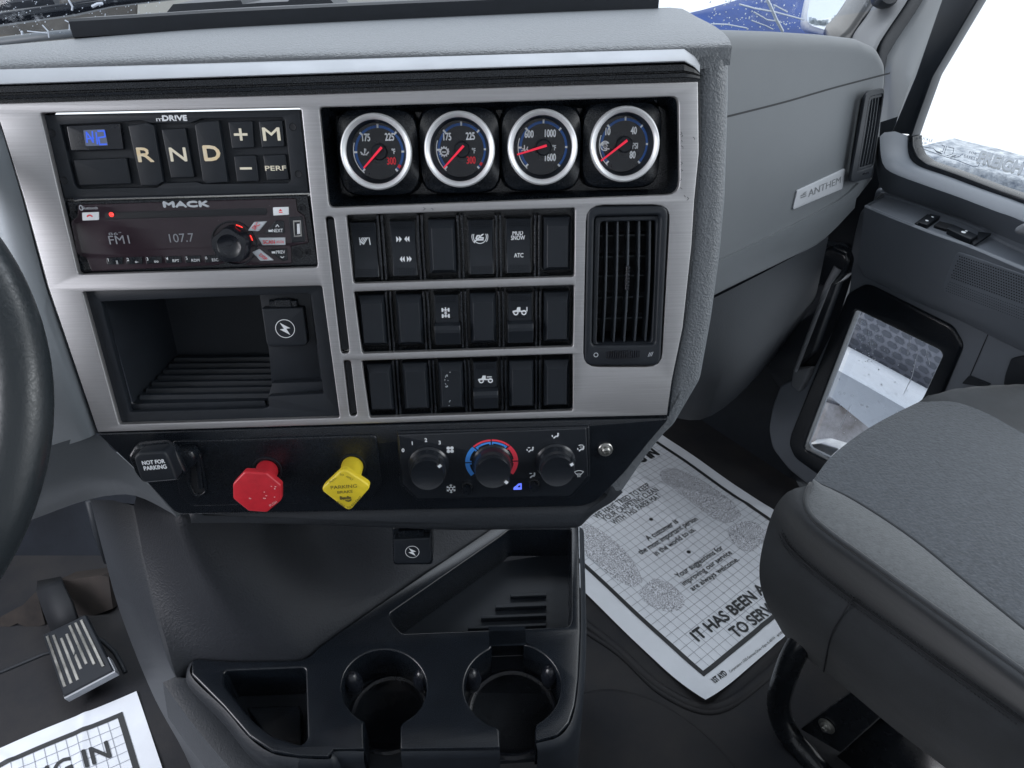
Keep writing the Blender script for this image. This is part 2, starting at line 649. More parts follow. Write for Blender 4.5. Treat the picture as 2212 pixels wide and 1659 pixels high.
REDLED = mat('red_indicator', (0.8, 0.02, 0.02), 0.3, emit=(1.0, 0.05, 0.04), estr=1.2)
BLUEICON = mat('blue_indicator', (0.1, 0.15, 0.7), 0.4, emit=(0.12, 0.18, 0.9), estr=0.8)
RADIO = mat('radio_gloss_face', (0.030, 0.020, 0.026), 0.16, rvar=0.07, var=0.3, vscale=9, speck=0.15, speckcol=(0.10, 0.08, 0.09))
# ================================================================== frames
PF = Fr(pt(770, 550, 0.55), (1, 0.053, 0), (0, 0.19, 0.98))          # centre panel
_g = Vector((0.753, 0.657, 0)).normalized()
_gn = Vector((_g.y, -_g.x, 0))
GF = Fr(pt(1590, 400, 0.90), _g, Vector((0, 0, 1)) - _gn * 0.10)       # passenger side dash
_df = Vector((-math.sin(math.radians(33)), math.cos(math.radians(33)), 0))
DF = Fr((0.60, 1.17, 0.0), -_df, (0, 0, 1))                            # passenger door, a runs rearwards
CF = Fr((-0.131, 0.438, 0.371), (1, 0.05, 0), (0, math.cos(0.14), math.sin(0.14)))   # console tray


def ppx(fr, zf, p, d=0.0):
    return Vector(fr.px(zf(*p), d))


def line_px(x, l, r, x0=0.0, x1=1417.0):
    return l + (r - l) * (x - x0) / (x1 - x0)


# ================================================================== dashboard
dash = thing('dashboard', 'grey grained truck dashboard with brushed metal centre faceplate and black lower panel', 'dashboard', PF.at(0, 0))

OPEN = {
    'radio': (zA, [(245, 105), (1850, 72), (1900, 560), (1954, 1053), (478, 1098), (360, 600)], 5),
    'bin': (zD, [(505, 122), (1978, 85), (2088, 897), (730, 938)], 4),
    'gauge': (zB, [(35, 98), (1845, 42), (1850, 535), (85, 602)], [6, 13, 22, 9]),
    'slot1': (zC, [(72, 92), (120, 92), (208, 848), (160, 852)], 6),
    'slot2': (zC, [(172, 888), (214, 888), (250, 1195), (208, 1198)], 6),
    'row1': (zC, [(188, 85), (1456, 44), (1452, 424), (228, 462)], 4),
    'row2': (zC, [(230, 508), (1451, 471), (1445, 812), (276, 850)], 4),
    'row3': (zC, [(273, 890), (1445, 852), (1444, 1166), (318, 1206)], 4),
    'vent': (zC, [(1518, 30), (1982, 26), (1934, 924), (1500, 924)], 24),
}
PXM = 0.55 / FPX          # metres per picture pixel on the panel


def opening(k, d=0.0, grow=0.0):
    zf, P, r = OPEN[k]
    q = PF.pl(zf, P, d)
    if grow:
        cx = sum(p[0] for p in q) / len(q)
        cy = sum(p[1] for p in q) / len(q)
        q = [(p[0] + math.copysign(grow, p[0] - cx), p[1] + math.copysign(grow, p[1] - cy)) for p in q]
    rr = [x * 1.3 * PXM for x in r] if isinstance(r, list) else r * 1.5 * PXM
    return rnd(q, rr)


face_out = PF.pl(zO, [(-160, 226), (-8, 223), (674, 203), (1106, 187), (1508, 176), (1510, 330), (1500, 432), (1494, 530), (1475, 707), (1451, 823), (1441, 897), (1000, 909), (600, 922), (211, 934), (158, 778), (105, 622), (53, 432), (0, 265), (-10, 250), (-160, 250)])
MB().plate(PF, [face_out] + [opening(k) for k in OPEN], -0.006, 0.0, 0.0010, 2).build('brushed_faceplate', BRUSH, dash)
back_out = PF.pl(zO, [(-160, 222), (674, 199), (1106, 183), (1516, 172), (1518, 330), (1508, 432), (1502, 530), (1483, 707), (1458, 823), (1448, 903), (1000, 914), (600, 927), (205, 940), (150, 778), (98, 622), (46, 432), (-8, 265), (-160, 262)])
MB().plate(PF, [back_out] + [opening(k, 0, -0.0003) for k in OPEN], -0.020, -0.0035, 0.0004, 1).build('faceplate_backing', BLACK, dash)
# curved flank along the right edge of the faceplate
fl = MB()
rows = []
for dx, d in ((0, -0.0006), (4, -0.0012), (9, -0.004), (13, -0.009)):
    rows.append([PF.w(*PF.px((x + dx * 0.72, y)), d) for x, y in [(1503, 178), (1505, 330), (1495, 432), (1489, 530), (1470, 707), (1446, 823), (1437, 897)]])
fl.grid(rows).build('faceplate_flank', BRUSH, dash)
sl = MB()
for k in ('slot1', 'slot2'):
    q = PF.pl(OPEN[k][0], OPEN[k][1])
    sl.prism(PF, rnd([(x * .8 + sum(t[0] for t in q) / 4 * .2, y * .97 + sum(t[1] for t in q) / 4 * .03) for x, y in q], 0.003), -0.014, -0.003, 0.001)
sl.build('slot_insert', DARK, dash)

m = MB()
_r = random.Random(4)
for x, y, l in ((1855, 222, 12), (1858, 236, 9), (1857, 262, 10), (1856, 290, 14), (1855, 372, 12), (1857, 410, 8), (1853, 455, 10), (1850, 500, 8), (1915, 246, 14), (1886, 548, 16), (1870, 540, 9), (1720, 60, 10), (560, 600, 14), (600, 604, 10)):
    a = Vector(PF.px(zB(x, y)))
    m.stroke(PF, [a, a + Vector((_r.uniform(.0006, .0016), -l * .4297 * PXM * .5)), a + Vector((_r.uniform(-.0006, .0020), -l * .4297 * PXM))], .00035, .00012)
m.build('edge_scratches', GREYD, dash, smooth=False)
# silver ledge and black ribs above the faceplate
XS = [-420, -160, 0, 553, 1106, 1417, 1478, 1500, 1512]


def ledge_row(l, r, d, end):
    out = []
    for x in XS:
        y = line_px(x, l, r)
        dd = d
        if x > 1478:
            t = (x - 1478) / 34.0
            y = y * (1 - t ** 1.6) + end * t ** 1.6
            dd = d * (1 - t * t)
        out.append(PF.w(*PF.px((x, y), dd), dd))
    return out


tr = MB().grid([ledge_row(144, 103, -0.016, 138), ledge_row(149, 107, -0.006, 140), ledge_row(154, 111, 0.0, 143), ledge_row(166, 120, 0.006, 146), ledge_row(178, 130, 0.013, 152), ledge_row(181, 133, 0.014, 155), ledge_row(183, 135.5, 0.0125, 157)])
tr.build('silver_ledge', TRIM, dash, ang=1.2)
tr = MB().grid([ledge_row(182.5, 135, 0.012, 156), ledge_row(185, 139, 0.006, 158), ledge_row(187, 141, 0.008, 160), ledge_row(200, 154, 0.0075, 162), ledge_row(202, 156, 0.001, 164), ledge_row(206, 158, 0.001, 165), ledge_row(207, 160, 0.005, 166), ledge_row(213, 168, 0.0045, 170), ledge_row(215, 170, -0.003, 172), ledge_row(226, 181, -0.003, 176)])
tr.build('black_rib_strip', BLACK, dash, ang=0.3)

# padded top and wrapped right side
zt = PF.w(*PF.px((800, 112)), 0).z
front = [(-420, 163), (-160, 153), (0, 148), (553, 128), (1106, 116), (1480, 105), (1545, 103), (1580, 102)]
backp = [(-420, 127, .575), (-160, 110, .60), (0, 98, .62), (300, 72, .64), (553, 55, .655), (1106, 29, .68), (1421, 17, .69), (1471, 18, .69), (1500, 34, .67)]
front = [Vector((*p, 0)) for p in front]
F = resample([PF.w(*PF.px((p.x, p.y), -0.006), -0.006) for p in front], 60)
B = resample([pt(*p) for p in backp], 60)
rows = [[p + PF.ey * -0.012 + PF.n * 0.000 for p in F], [p + PF.n * 0.001 for p in F]]
for t in (0.03, 0.08, 0.2, 0.4, 0.6, 0.8, 0.95, 1.0):
    r = []
    for a, b in zip(F, B):
        p = a.lerp(b, t)
        p.z += 0.005 * math.sin(math.pi * min(1, t ** 0.5))
        r.append(p)
    rows.append(r)
rows.append([p + Vector((0, 0.05, -0.05)) for p in rows[-1]])
MB().grid(rows).build('padded_top', GREY, dash, ang=1.2)
strip = PF.pl(zO, [(1496, 110), (1540, 103), (1571, 106), (1583, 125), (1583, 200), (1575, 432), (1563, 560), (1545, 690), (1520, 826), (1462, 925), (1384, 996), (1350, 1034), (1338, 1062), (1296, 1078), (1370, 968), (1425, 900), (1440, 830), (1470, 640), (1488, 432), (1496, 300)], -0.004)
MB().plate(PF, [rnd(strip, 0.004)], -0.20, -0.004, 0.013, 5).build('padded_side', GREY, dash, ang=1.0)
# shroud to the left of the faceplate, in two facets
sh = MB()
A = [(-200, 215), (-8, 226), (0, 268), (50, 436), (100, 624), (153, 780), (206, 938)]
Bq = [(-400, 215), (-300, 330), (-260, 450), (-200, 600), (-130, 740), (-40, 850), (60, 985)]
ra = resample([PF.w(*PF.px(p, -0.004), -0.004) for p in A], 30)
rb = resample([PF.w(*PF.px(p, -0.030), -0.030) for p in Bq], 30)
rows = [[p - PF.n * 0.02 for p in ra], ra]
for t in (0.06, 0.16, 0.5, 1.0):
    rows.append([a.lerp(b, t) + PF.n * (0.006 * math.sin(math.pi * t ** 0.5)) for a, b in zip(ra, rb)])
sh.grid(rows).build('left_shroud', SHROUD, dash, ang=1.2)
sh = MB()
top = resample([PF.w(*PF.px(p, -0.006), -0.006) for p in [(-150, 1080), (20, 1000), (100, 966), (208, 938), (240, 968), (285, 1008), (380, 1112)]], 30)
bot = resample([PF.w(*PF.px(p, -0.030), -0.030) for p in [(-150, 1180), (0, 1150), (79, 1119), (169, 1086), (240, 1070), (300, 1073), (385, 1116)]], 30)
rows = [top, [a.lerp(b, 0.5) + PF.n * 0.002 for a, b in zip(top, bot)], bot, [b - PF.n * 0.03 for b in bot], [b - PF.n * 0.12 + Vector((0, 0, -0.0)) for b in bot]]
sh.grid(rows).build('knee_panel', GREY2, dash, ang=1.2)

# black lower panel
low = PF.pl(zO, [(208, 936), (600, 925), (1000, 913), (1447, 903), (1400, 958), (1350, 1020), (1300, 1072), (1282, 1086), (1258, 1094), (820, 1103), (391, 1112), (376, 1106), (285, 1008)], 0.0)
MB().plate(PF, [rnd(low, 0.003, 3)], -0.03, 0.0, 0.0014, 2).build('lower_panel', BLACK, dash)
kn = PF.pl(zE, [(560, 118), (2020, 74), (2042, 92), (2082, 430), (1992, 560), (700, 592), (612, 512), (600, 430)], 0.0)
MB().plate(PF, [rnd(kn, 0.003)], -0.002, 0.0018, 0.0011, 3).build('brake_valve_panel', BLACK, dash)
for c, r in (((1250, 328), 118), ((1868, 300), 108)):
    hr = MB()
    q = ppx(PF, zE, c)
    hr.lathe(PF, q.x, q.y, [(r * 0.29688 * PXM * 1.02, 0.0016), (r * 0.29688 * PXM, 0.0030), (r * 0.29688 * PXM * 0.9, 0.0030), (r * 0.29688 * PXM * 0.85, 0.0)], 40)
    hr.build('knob_bushing', BLACKM, dash)
lip = PF.pl(zO, [(392, 1104), (1257, 1086), (1300, 1070), (1332, 1040), (1347, 1044), (1344, 1060), (1335, 1085), (1312, 1103), (1284, 1120), (1256, 1150), (1000, 1156), (600, 1142), (430, 1138)], -0.004)
MB().plate(PF, [rnd(lip, 0.006)], -0.17, -0.0035, 0.012, 4).build('under_lip', GREYD, dash, ang=1.0)

# switch bay back plates with ribs
bay = MB()
colx = {'row1': (125, 420, [(398, 590), (608, 0), (828, 0), (1032, 0), (1248, 0)]), }
ribs = {'row1': [(375, 400), (595, 615), (810, 835), (1022, 1042), (1235, 1252)],
        'row2': [(415, 450), (622, 650), (832, 850), (1038, 1055), (1245, 1255)],
        'row3': [(455, 485), (655, 680), (853, 870), (1055, 1068), (1245, 1252)]}
yr = {'row1': (80, 440), 'row2': (500, 830), 'row3': (880, 1190)}
for k in ('row1', 'row2', 'row3'):
    bay.plate(PF, [opening(k, 0, 0.002)], -0.026, -0.018)
    y0, y1 = yr[k]
    for xa, xb in ribs[k]:
        a = ppx(PF, zC, (xa, y0), -0.008)
        b = ppx(PF, zC, (xb, y1), -0.008)
        for o in (-0.0016, 0.0016):
            m = (a.x + b.x) / 2 + o
            bay.box(PF, m - 0.0009, m + 0.0009, b.y, a.y, -0.020, -0.0055, 0.0004)
bay.build('switch_bay', BLACK, dash)

# gauge housing
gh = MB()
gh.plate(PF, [opening('gauge', 0, 0.002)], -0.036, -0.030)
q = opening('gauge', 0, 0.0004)
q2 = PF.pl(zB, [(105, 130), (1790, 90), (1800, 510), (140, 548)], -0.022)
q2 = rnd(q2, 0.008)
gh.grid([[PF.w(a, b, -0.002) for a, b in q], [PF.w(a, b, -0.008) for a, b in q], [PF.w(a, b, -0.022) for a, b in q2], [PF.w(a, b, -0.031) for a, b in q2]], True)
GC = [(321, 323), (742, 311), (1161, 300), (1576, 285)]
RG = 173 * 0.4297 * PXM * 0.985
for c in GC:
    g = ppx(PF, zB, c, 0.0)
    R = []
    N = 48
    for rad, sq, d in ((1.22, 5, -0.031), (1.20, 5, -0.020), (1.14, 4.5, -0.0135), (1.02, 2.6, -0.0105), (0.97, 2, -0.0095)):
        r = []
        for k in range(N):
            t = 2 * math.pi * k / N
            cs, sn = math.cos(t), math.sin(t)
            m = (abs(cs) ** sq + abs(sn) ** sq) ** (-1 / sq)
            r.append(PF.w(g.x + cs * m * RG * rad, g.y - 0.0012 + sn * m * RG * rad * 1.03, d))
        R.append(r)
    gh.grid(R, True)
gh.build('gauge_housing', BLACK, dash, ang=0.5)

# storage bin moulded into the dash
sb = MB()
hole = PF.pl(zD, [(622, 180), (1890, 128), (1912, 140), (1990, 745), (1650, 762), (1655, 828), (1620, 836), (800, 858)], -0.006)
sb.plate(PF, [opening('bin', 0, 0.001), rnd(hole, 0.0012)], -0.012, -0.005, 0.0006, 1)
P = PF.pl(zD, [(622, 180), (1900, 128), (1990, 800), (800, 820)], -0.006)
bk = PF.pl(zD, [(1010, 150), (1900, 100), (1905, 505), (1092, 512)], -0.082)
f4 = [PF.w(*p, -0.011) for p in P]
b4 = [PF.w(*p, -0.082) for p in bk]
sb.poly([f4[0], f4[1], b4[1], b4[0]])
sb.poly([f4[0], b4[0], b4[3], f4[3]])
sb.poly([f4[3], b4[3], b4[2], f4[2]])
sb.poly([f4[1], f4[2], b4[2], b4[1]])
sb.poly(b4)
sb.build('storage_bin', BLACKM, dash, ang=0.5)
rb_ = MB()
for i in range(7):
    t = 0.10 + i * 0.13
    l = f4[3].lerp(b4[3], t)
    r = f4[2].lerp(b4[2], t)
    l = l.lerp(r, 0.02)
    r = l.lerp(r, 0.75)
    up = PF.ey
    nn = (b4[3] - f4[3]).normalized()
    rb_.grid([[l - nn * 0.0028, r - nn * 0.0028], [l - nn * 0.0016 + up * 0.0032, r - nn * 0.0016 + up * 0.0032], [l + nn * 0.0016 + up * 0.0032, r + nn * 0.0016 + up * 0.0032], [l + nn * 0.0028, r + nn * 0.0028]])
rb_.build('bin_ribs', BLACKM, dash, ang=0.3)
dv = MB()
q = PF.pl(zD, [(1590, 120), (1905, 110), (1985, 660), (1668, 690), (1650, 480)], -0.02)
dv.plate(PF, [q], -0.08, -0.020, 0.001, 1)
q = PF.pl(zD, [(1672, 684), (1980, 672), (1992, 748), (1655, 764), (1650, 828), (1630, 830)], -0.012)
dv.plate(PF, [q], -0.06, -0.012, 0.001, 1)
q = PF.pl(zD, [(790, 812), (1625, 790), (1640, 832), (800, 858)], -0.010)
dv.plate(PF, [q], -0.016, -0.010, 0.0008, 1)
dv.build('bin_divider', BLACKM, dash)


# ------------------------------------------------------------------ power sockets
def socket(label, zf, quad, c, d, rpx):
    g = ppx(PF, zf, c, d)
    t = thing('power_socket', label, 'power socket', PF.at(g.x, g.y, d), 'capped power sockets')
    P = rnd(PF.pl(zf, quad, d), [0.0012, 0.0012, 0.005, 0.005])
    MB().plate(PF, [P], d - 0.010, d, 0.0012, 2).build('cap', BLACKM, t)
    a, b = Vector(P[0]), Vector(P[4])
    xs = [p[0] for p in P]
    y1 = max(p[1] for p in P)
    x0, x1 = min(xs), max(xs)
    W = x1 - x0
    hb = MB()
    hb.box(PF, x0 + W * .16, x1 - W * .16, y1 - 0.001, y1 + 0.0055, d - 0.014, d - 0.004, 0.001)
    hb.box(PF, x0 + W * .30, x1 - W * .30, y1 - 0.0005, y1 + 0.0065, d - 0.012, d - 0.003, 0.0008)
    hb.build('hinge', BLACK, t)
    ic = MB()
    rr = rpx * PXM
    ic.arc(PF, (g.x, g.y), rr * 0.93, rr, 0, 360, d + 0.0002, 40)
    z = [(-.35, .62), (.1, .18), (-.02, .12), (.50, -.02), (.35, -.62), (-.02, -.15), (.08, -.08), (-.45, .08)]
    z = [(-.46, .64), (.54, .04), (.12, .0), (.44, -.68), (-.54, -.06), (-.12, .0)]
    ic.plate(PF, [[(g.x + x * rr, g.y + y * rr) for x, y in z]], d + 0.0001, d + 0.00025)
    ic.build('lightning_symbol', WHITE, t, smooth=False)
    return t


socket('black capped power socket with lightning symbol inside the dash storage bin', zD, [(1606, 225), (1862, 220), (1893, 455), (1640, 462)], (1752, 348), -0.012, 22)
s2 = socket('black capped power socket with lightning symbol under the dashboard lip above the console', zF, [(128, 900), (392, 888), (402, 1072), (132, 1078)], (264, 988), -0.022, 18.5)
m = MB()
q = rnd(PF.pl(zF, [(118, 805), (402, 798), (415, 1085), (122, 1088)], -0.032), 0.004)
m.plate(PF, [q], -0.06, -0.032, 0.002, 2).build('mounting_block', BLACK, s2)

# ------------------------------------------------------------------ gauges
FONTH = 34 * 0.4297 * PXM


def gauge(i, label, texts, needle, reds, icon):
    g = ppx(PF, zB, GC[i], 0.0)
    R = RG
    t = thing('round_gauge', label, 'gauge', PF.at(g.x, g.y), 'round gauges in the dash')
    MB().lathe(PF, g.x, g.y, [(R * .93, -0.014), (R * 1.0, -0.006), (R * 1.0, -0.002), (R * .975, 0.0), (R * .95, 0.0004), (R * .86, -0.0008), (R * .835, -0.0025), (R * .83, -0.004)], 64, sy=1.035).build('bezel_ring', CHROME, t, ang=0.9)
    MB().lathe(PF, g.x, g.y, [(R * .835, -0.0025), (R * .80, -0.006), (R * .76, -0.0105), (R * .75, -0.0125)], 64, sy=1.035).build('inner_wall', BLACKM, t, ang=0.9)
    fd = -0.0125
    MB().lathe(PF, g.x, g.y, [(R * .83, fd)], 64, cap1=True, sy=1.035).build('dial_face', BLACKG, t)
    hub = ppx(PF, zB, (GC[i][0] + (14, 8, -2, -10)[i] + 4, GC[i][1] - 2), fd)
    k = R * .70
    bl = MB()
    bl.arc(PF, hub, k * .90, k * 1.0, -47, 225, fd + 0.0003, 60, sy=1.03)
    bl.build('blue_scale_arc', BLUEP, t, smooth=False)
    wt = MB()
    wt.arc(PF, hub, k * 1.03, k * 1.065, -47, 20, fd + 0.0004, 24, sy=1.03)
    wt.arc(PF, hub, k * 1.03, k * 1.065, 160, 230, fd + 0.0004, 24, sy=1.03)
    for a in (-47, 0, 45, 90, 135, 180, 225):
        wt.arc(PF, hub, k * .90, k * 1.05, a - 2.2, a + 2.2, fd + 0.0005, 2, sy=1.03)
    for s_, c, h in texts:
        q = ppx(PF, zB, c, fd)
        wt.text(PF, s_, q.x, q.y - FONTH * h * .5, FONTH * h, fd + 0.0005, xs=0.62, bold=0.03)
    icon(wt, fd + 0.0005)
    wt.build('dial_markings', IVORY if False else WHITE, t, smooth=False)
    if reds:
        rm = MB()
        for s_, c, h in reds:
            q = ppx(PF, zB, c, fd)
            rm.text(PF, s_, q.x, q.y - FONTH * h * .5, FONTH * h, fd + 0.0005, xs=0.62, bold=0.03)
        rm.arc(PF, hub, k * .90, k * 1.08, -40, -32, fd + 0.0007, 4, sy=1.03)
        rm.build('red_markings', REDP, t, smooth=False)
    nd = fd + 0.0045
    a = ppx(PF, zB, needle[0], nd)
    b = ppx(PF, zB, needle[1], nd)
    MB().lathe(PF, hub.x, hub.y, [(R * .24, fd), (R * .24, fd + 0.002), (R * .20, fd + 0.003)], 10, cap1=True).build('needle_hub', BLACKM, t)
    n = MB()
    dd = (b - a).normalized()
    pp = Vector((-dd.y, dd.x))
    n.plate(PF, [[tuple(a + pp * .0009), tuple(b + pp * .0006), tuple(b - pp * .0006), tuple(a - pp * .0009)]], nd - 0.0004, nd + 0.0004)
    n.build('needle', REDN, t, smooth=False)
    return t


def ic_oil(m, d):
    g = lambda *p: [PF.px(zB(*q), d) for q in p]
    m.stroke(PF, g((245, 322), (258, 336), (274, 334), (284, 322)), .0009, d)
    m.stroke(PF, g((265, 305), (265, 328)), .0008, d)
    m.stroke(PF, g((248, 332), (276, 336)), .0009, d)
    m.stroke(PF, g((265, 308), (272, 308)), .0006, d)
    m.stroke(PF, g((265, 316), (272, 316)), .0006, d)


def ic_gear(m, d):
    c = PF.px(zB(664, 320), d)
    m.arc(PF, c, .0022, .0032, 0, 360, d, 24)
    for k in range(12): m.arc(PF, c, .0030, .0040, k * 30 - 7, k * 30 + 7, d, 2)
    g = lambda *p: [PF.px(zB(*q), d) for q in p]
    m.stroke(PF, g((685, 306), (685, 332)), .0009, d)
    m.stroke(PF, g((655, 322), (672, 322)), .0008, d)


def ic_temp(m, d):
    g = lambda *p: [PF.px(zB(*q), d) for q in p]
    m.stroke(PF, g((1068, 288), (1068, 310)), .0008, d)
    m.stroke(PF, g((1054, 316), (1062, 310), (1070, 316), (1078, 308), (1088, 314)), .0007, d)
    m.stroke(PF, g((1058, 304), (1066, 304)), .0006, d)
    m.stroke(PF, g((1084, 296), (1080, 306), (1086, 312)), .0007, d)


def ic_turbo(m, d):
    c = PF.px(zB(1473, 291), d)
    m.arc(PF, c, .0030, .0037, 30, 300, d, 20)
    for k in range(8): m.arc(PF, c, .0006, .0022, k * 45 - 10, k * 45 + 10, d, 2)
    g = lambda *p: [PF.px(zB(*q), d) for q in p]
    m.stroke(PF, g((1452, 278), (1472, 276), (1488, 276)), .0008, d)
    m.stroke(PF, g((1470, 306), (1494, 306)), .0008, d)


gauge(0, 'round gauge reading 175 to 300 with oil can symbol, nearest the radio', [('175', (272, 248), 1), ('225', (390, 245), 1), ('°F', (410, 318), .7)], ((350, 298), (260, 403)), [('300', (400, 366), 1)], ic_oil)
gauge(1, 'round gauge reading 175 to 300 with toothed gear symbol, second from the radio', [('175', (680, 244), 1), ('225', (796, 241), 1), ('°F', (813, 315), .7)], ((762, 290), (662, 402)), [('300', (800, 362), 1)], ic_gear)
gauge(2, 'round gauge marked 600, 1000 and 1600 with thermometer symbol', [('600', (1091, 231), 1), ('1000', (1198, 227), 1), ('1600', (1198, 348), 1), ('°F', (1217, 300), .7)], ((1180, 289), (1031, 335)), None, ic_temp)
gauge(3, 'round pressure gauge marked PSI with 10, 40 and 80, nearest the glove box side', [('10', (1487, 218), 1), ('40', (1617, 213), 1), ('80', (1611, 335), 1), ('PSI', (1624, 290), .8)], ((1585, 263), (1453, 366)), None, ic_turbo)

# ------------------------------------------------------------------ transmission selector
sel = thing('gear_selector', 'black push button gear selector with R, N, D keys above the radio', 'gear selector', PF.at(*ppx(PF, zA, (1080, 330)), 0))
D0 = -0.006
body = rnd(PF.pl(zA, [(262, 116), (1842, 82), (1895, 590), (398, 628)], D0), .0015)
inner = PF.pl(zA, [(365, 178), (740, 158), (870, 150), (925, 166), (1170, 166), (1240, 138), (1735, 130), (1750, 145), (1790, 512), (1770, 535), (1240, 540), (1210, 528), (1010, 536), (965, 562), (480, 570), (455, 545)], D0)
sm = MB().plate(PF, [body, rnd(inner, .0008)], D0 - 0.012, D0, 0.0004, 2)
sm.plate(PF, [body], D0 - 0.016, D0 - 0.0045)
sm.build('housing', BLACKM, sel)
for c in ((320, 227), (395, 518), (1797, 190), (1832, 480)):
    q = ppx(PF, zA, c, D0)
    MB().lathe(PF, q.x, q.y, [(0.0028, D0 + .0001), (0.0026, D0 + 0.0004), (0.0022, D0 + 0.0001), (0.0020, D0 + 0.00005)], 18, cap1=True).build('screw', DARK, sel)


def key(name, pts, d1=0.0, mt=BLACKM, r=.001, ch=.0008, zf=zA, par=sel, fr=PF, dz=D0):
    q = rnd(fr.pl(zf, pts, dz + d1), r)
    return MB().plate(fr, [q], dz - 0.012, dz + d1, ch, 2).build(name, mt, par)


key('display_window', [(405, 182), (735, 168), (758, 330), (435, 340)], -.0008, BLACKG)
key('blank_key', [(448, 392), (775, 380), (805, 540), (488, 552)], -.0008)
kR = key('reverse_key', [(785, 180), (905, 162), (942, 180), (1000, 530), (965, 552), (865, 552)], .0012, r=.0008)
kN = key('neutral_key', [(990, 205), (1135, 196), (1192, 500), (1050, 506)], .0002)
kD = key('drive_key', [(1195, 178), (1225, 160), (1340, 150), (1398, 530), (1270, 540), (1245, 520)], .0012, r=.0008)
kp = key('plus_key', [(1400, 158), (1548, 152), (1560, 318), (1425, 325)], -.0005)
kM = key('manual_key', [(1588, 154), (1732, 148), (1748, 312), (1608, 318)], -.0005)
km = key('minus_key', [(1435, 368), (1570, 364), (1590, 525), (1455, 530)], -.0005)
kP = key('performance_key', [(1615, 364), (1752, 358), (1775, 515), (1640, 520)], -.0005)


def txt(par, st, c, hz, d, mt=IVORY, zf=zA, fr=PF, rot=0, width=None, bold=.02, xs=1.0, name='lettering', s=0.35157):
    q = ppx(fr, zf, c, d)
    hh = hz * s * PXM
    return MB().text(fr, st, q.x, q.y - hh * .5, hh, d + .00025, rot=rot, width=(width * s * PXM if width else None), bold=bold, xs=xs).build(name, mt, par, smooth=False, weld=False)


txt(kR, 'R', (893, 360), 78, D0 + .0012, WORN, width=88, bold=.025)
MB().box(PF, *(lambda q: (q.x - .0030, q.x + .0034, q.y - .0004, q.y + .0011))(ppx(PF, zA, (893, 348), D0 + .0012)), D0 + .0012, D0 + .00155).build('worn_patch', BLACKM, kR)
txt(kN, 'N', (1095, 358), 76, D0 + .0002, width=92, bold=.02)
txt(kD, 'D', (1302, 350), 82, D0 + .0012, WORN, width=90, bold=.035)
txt(kp, '+', (1480, 237), 96, D0 - .0005, width=76, bold=.01)
txt(kM, 'M', (1668, 233), 72, D0 - .0005, width=98, bold=.015)
q = ppx(PF, zA, (1510, 445), D0)
MB().box(PF, q.x - .0044, q.x + .0044, q.y - .0008, q.y + .0008, D0 - .0005, D0 - .0002).build('lettering', IVORY, km)
txt(kP, 'PERF', (1694, 443), 27, D0 - .0005, width=122, bold=.02)
txt(sel, 'm', (981, 141), 24, D0, WHITE, width=38, bold=.01)
txt(sel, 'DR!VE', (1074, 135), 28, D0, WHITE, width=136, bold=.06)
dm = MB()
q = rnd(PF.pl(zA, [(510, 210), (640, 204), (662, 304), (525, 308)], D0), .0008)
dm.plate(PF, [q], D0 - .0006, D0 - .0003).build('lit_screen', LCD, sel)
dg = MB()
for seg in ([(535, 285), (530, 222), (552, 250), (572, 285), (566, 218)], [(600, 216), (640, 214), (646, 250), (605, 256), (612, 298), (655, 296)], [(590, 225), (598, 295)], [(540, 262), (575, 258)]):
    dg.stroke(PF, [PF.px(zA(*p), D0) for p in seg], .0011, D0 - .0001)
dg.build('blue_digits', LCDON, sel, smooth=False)

# ------------------------------------------------------------------ radio
rad = thing('car_radio', 'glossy black car radio with CD slot, round volume knob and USB port', 'radio', PF.at(*ppx(PF, zA, (1170, 860)), 0))
D1 = -0.005
rb0 = rnd(PF.pl(zA, [(398, 652), (1885, 612), (1950, 1045), (488, 1092)], D1), .0015)
MB().plate(PF, [rb0], D1 - .02, D1 - .0022, .0008, 2).build('chassis', BLACK, rad)
fp = PF.pl(zA, [(475, 668), (1815, 628), (1825, 705), (1845, 720), (1870, 738), (1895, 905), (1785, 925), (1790, 1030), (1530, 1042), (1400, 1020), (1330, 1040), (560, 1080), (530, 1000), (470, 970), (432, 770), (475, 740)], D1)
MB().plate(PF, [rnd(fp, .0012)], D1 - .004, D1, .0009, 2).build('front_panel', RADIO, rad)
cs = PF.pl(zA, [(640, 715), (1640, 687), (1642, 730), (650, 758)], D1)
MB().plate(PF, [rnd(cs, .0022)], D1 - .0005, D1 + .0004, .0002, 1).build('disc_slot', DARK, rad)
q = ppx(PF, zA, (686, 728), D1)
MB().lathe(PF, q.x, q.y, [(.0018, D1 + .0004), (.0012, D1 + .0012)], 16, cap1=True).build('red_indicator', REDLED, rad)
txt(rad, 'MACK', (1145, 664), 31, D1, SILV, width=266, bold=.09)
txt(rad, 'Bluetooth', (552, 687), 17, D1, SILV, width=92, bold=.01)
q = ppx(PF, zA, (500, 687), D1)
MB().arc(PF, q, .0010, .0016, 0, 360, D1 + .0003, 18, sy=1.3).build('wireless_symbol', SILV, rad, smooth=False)
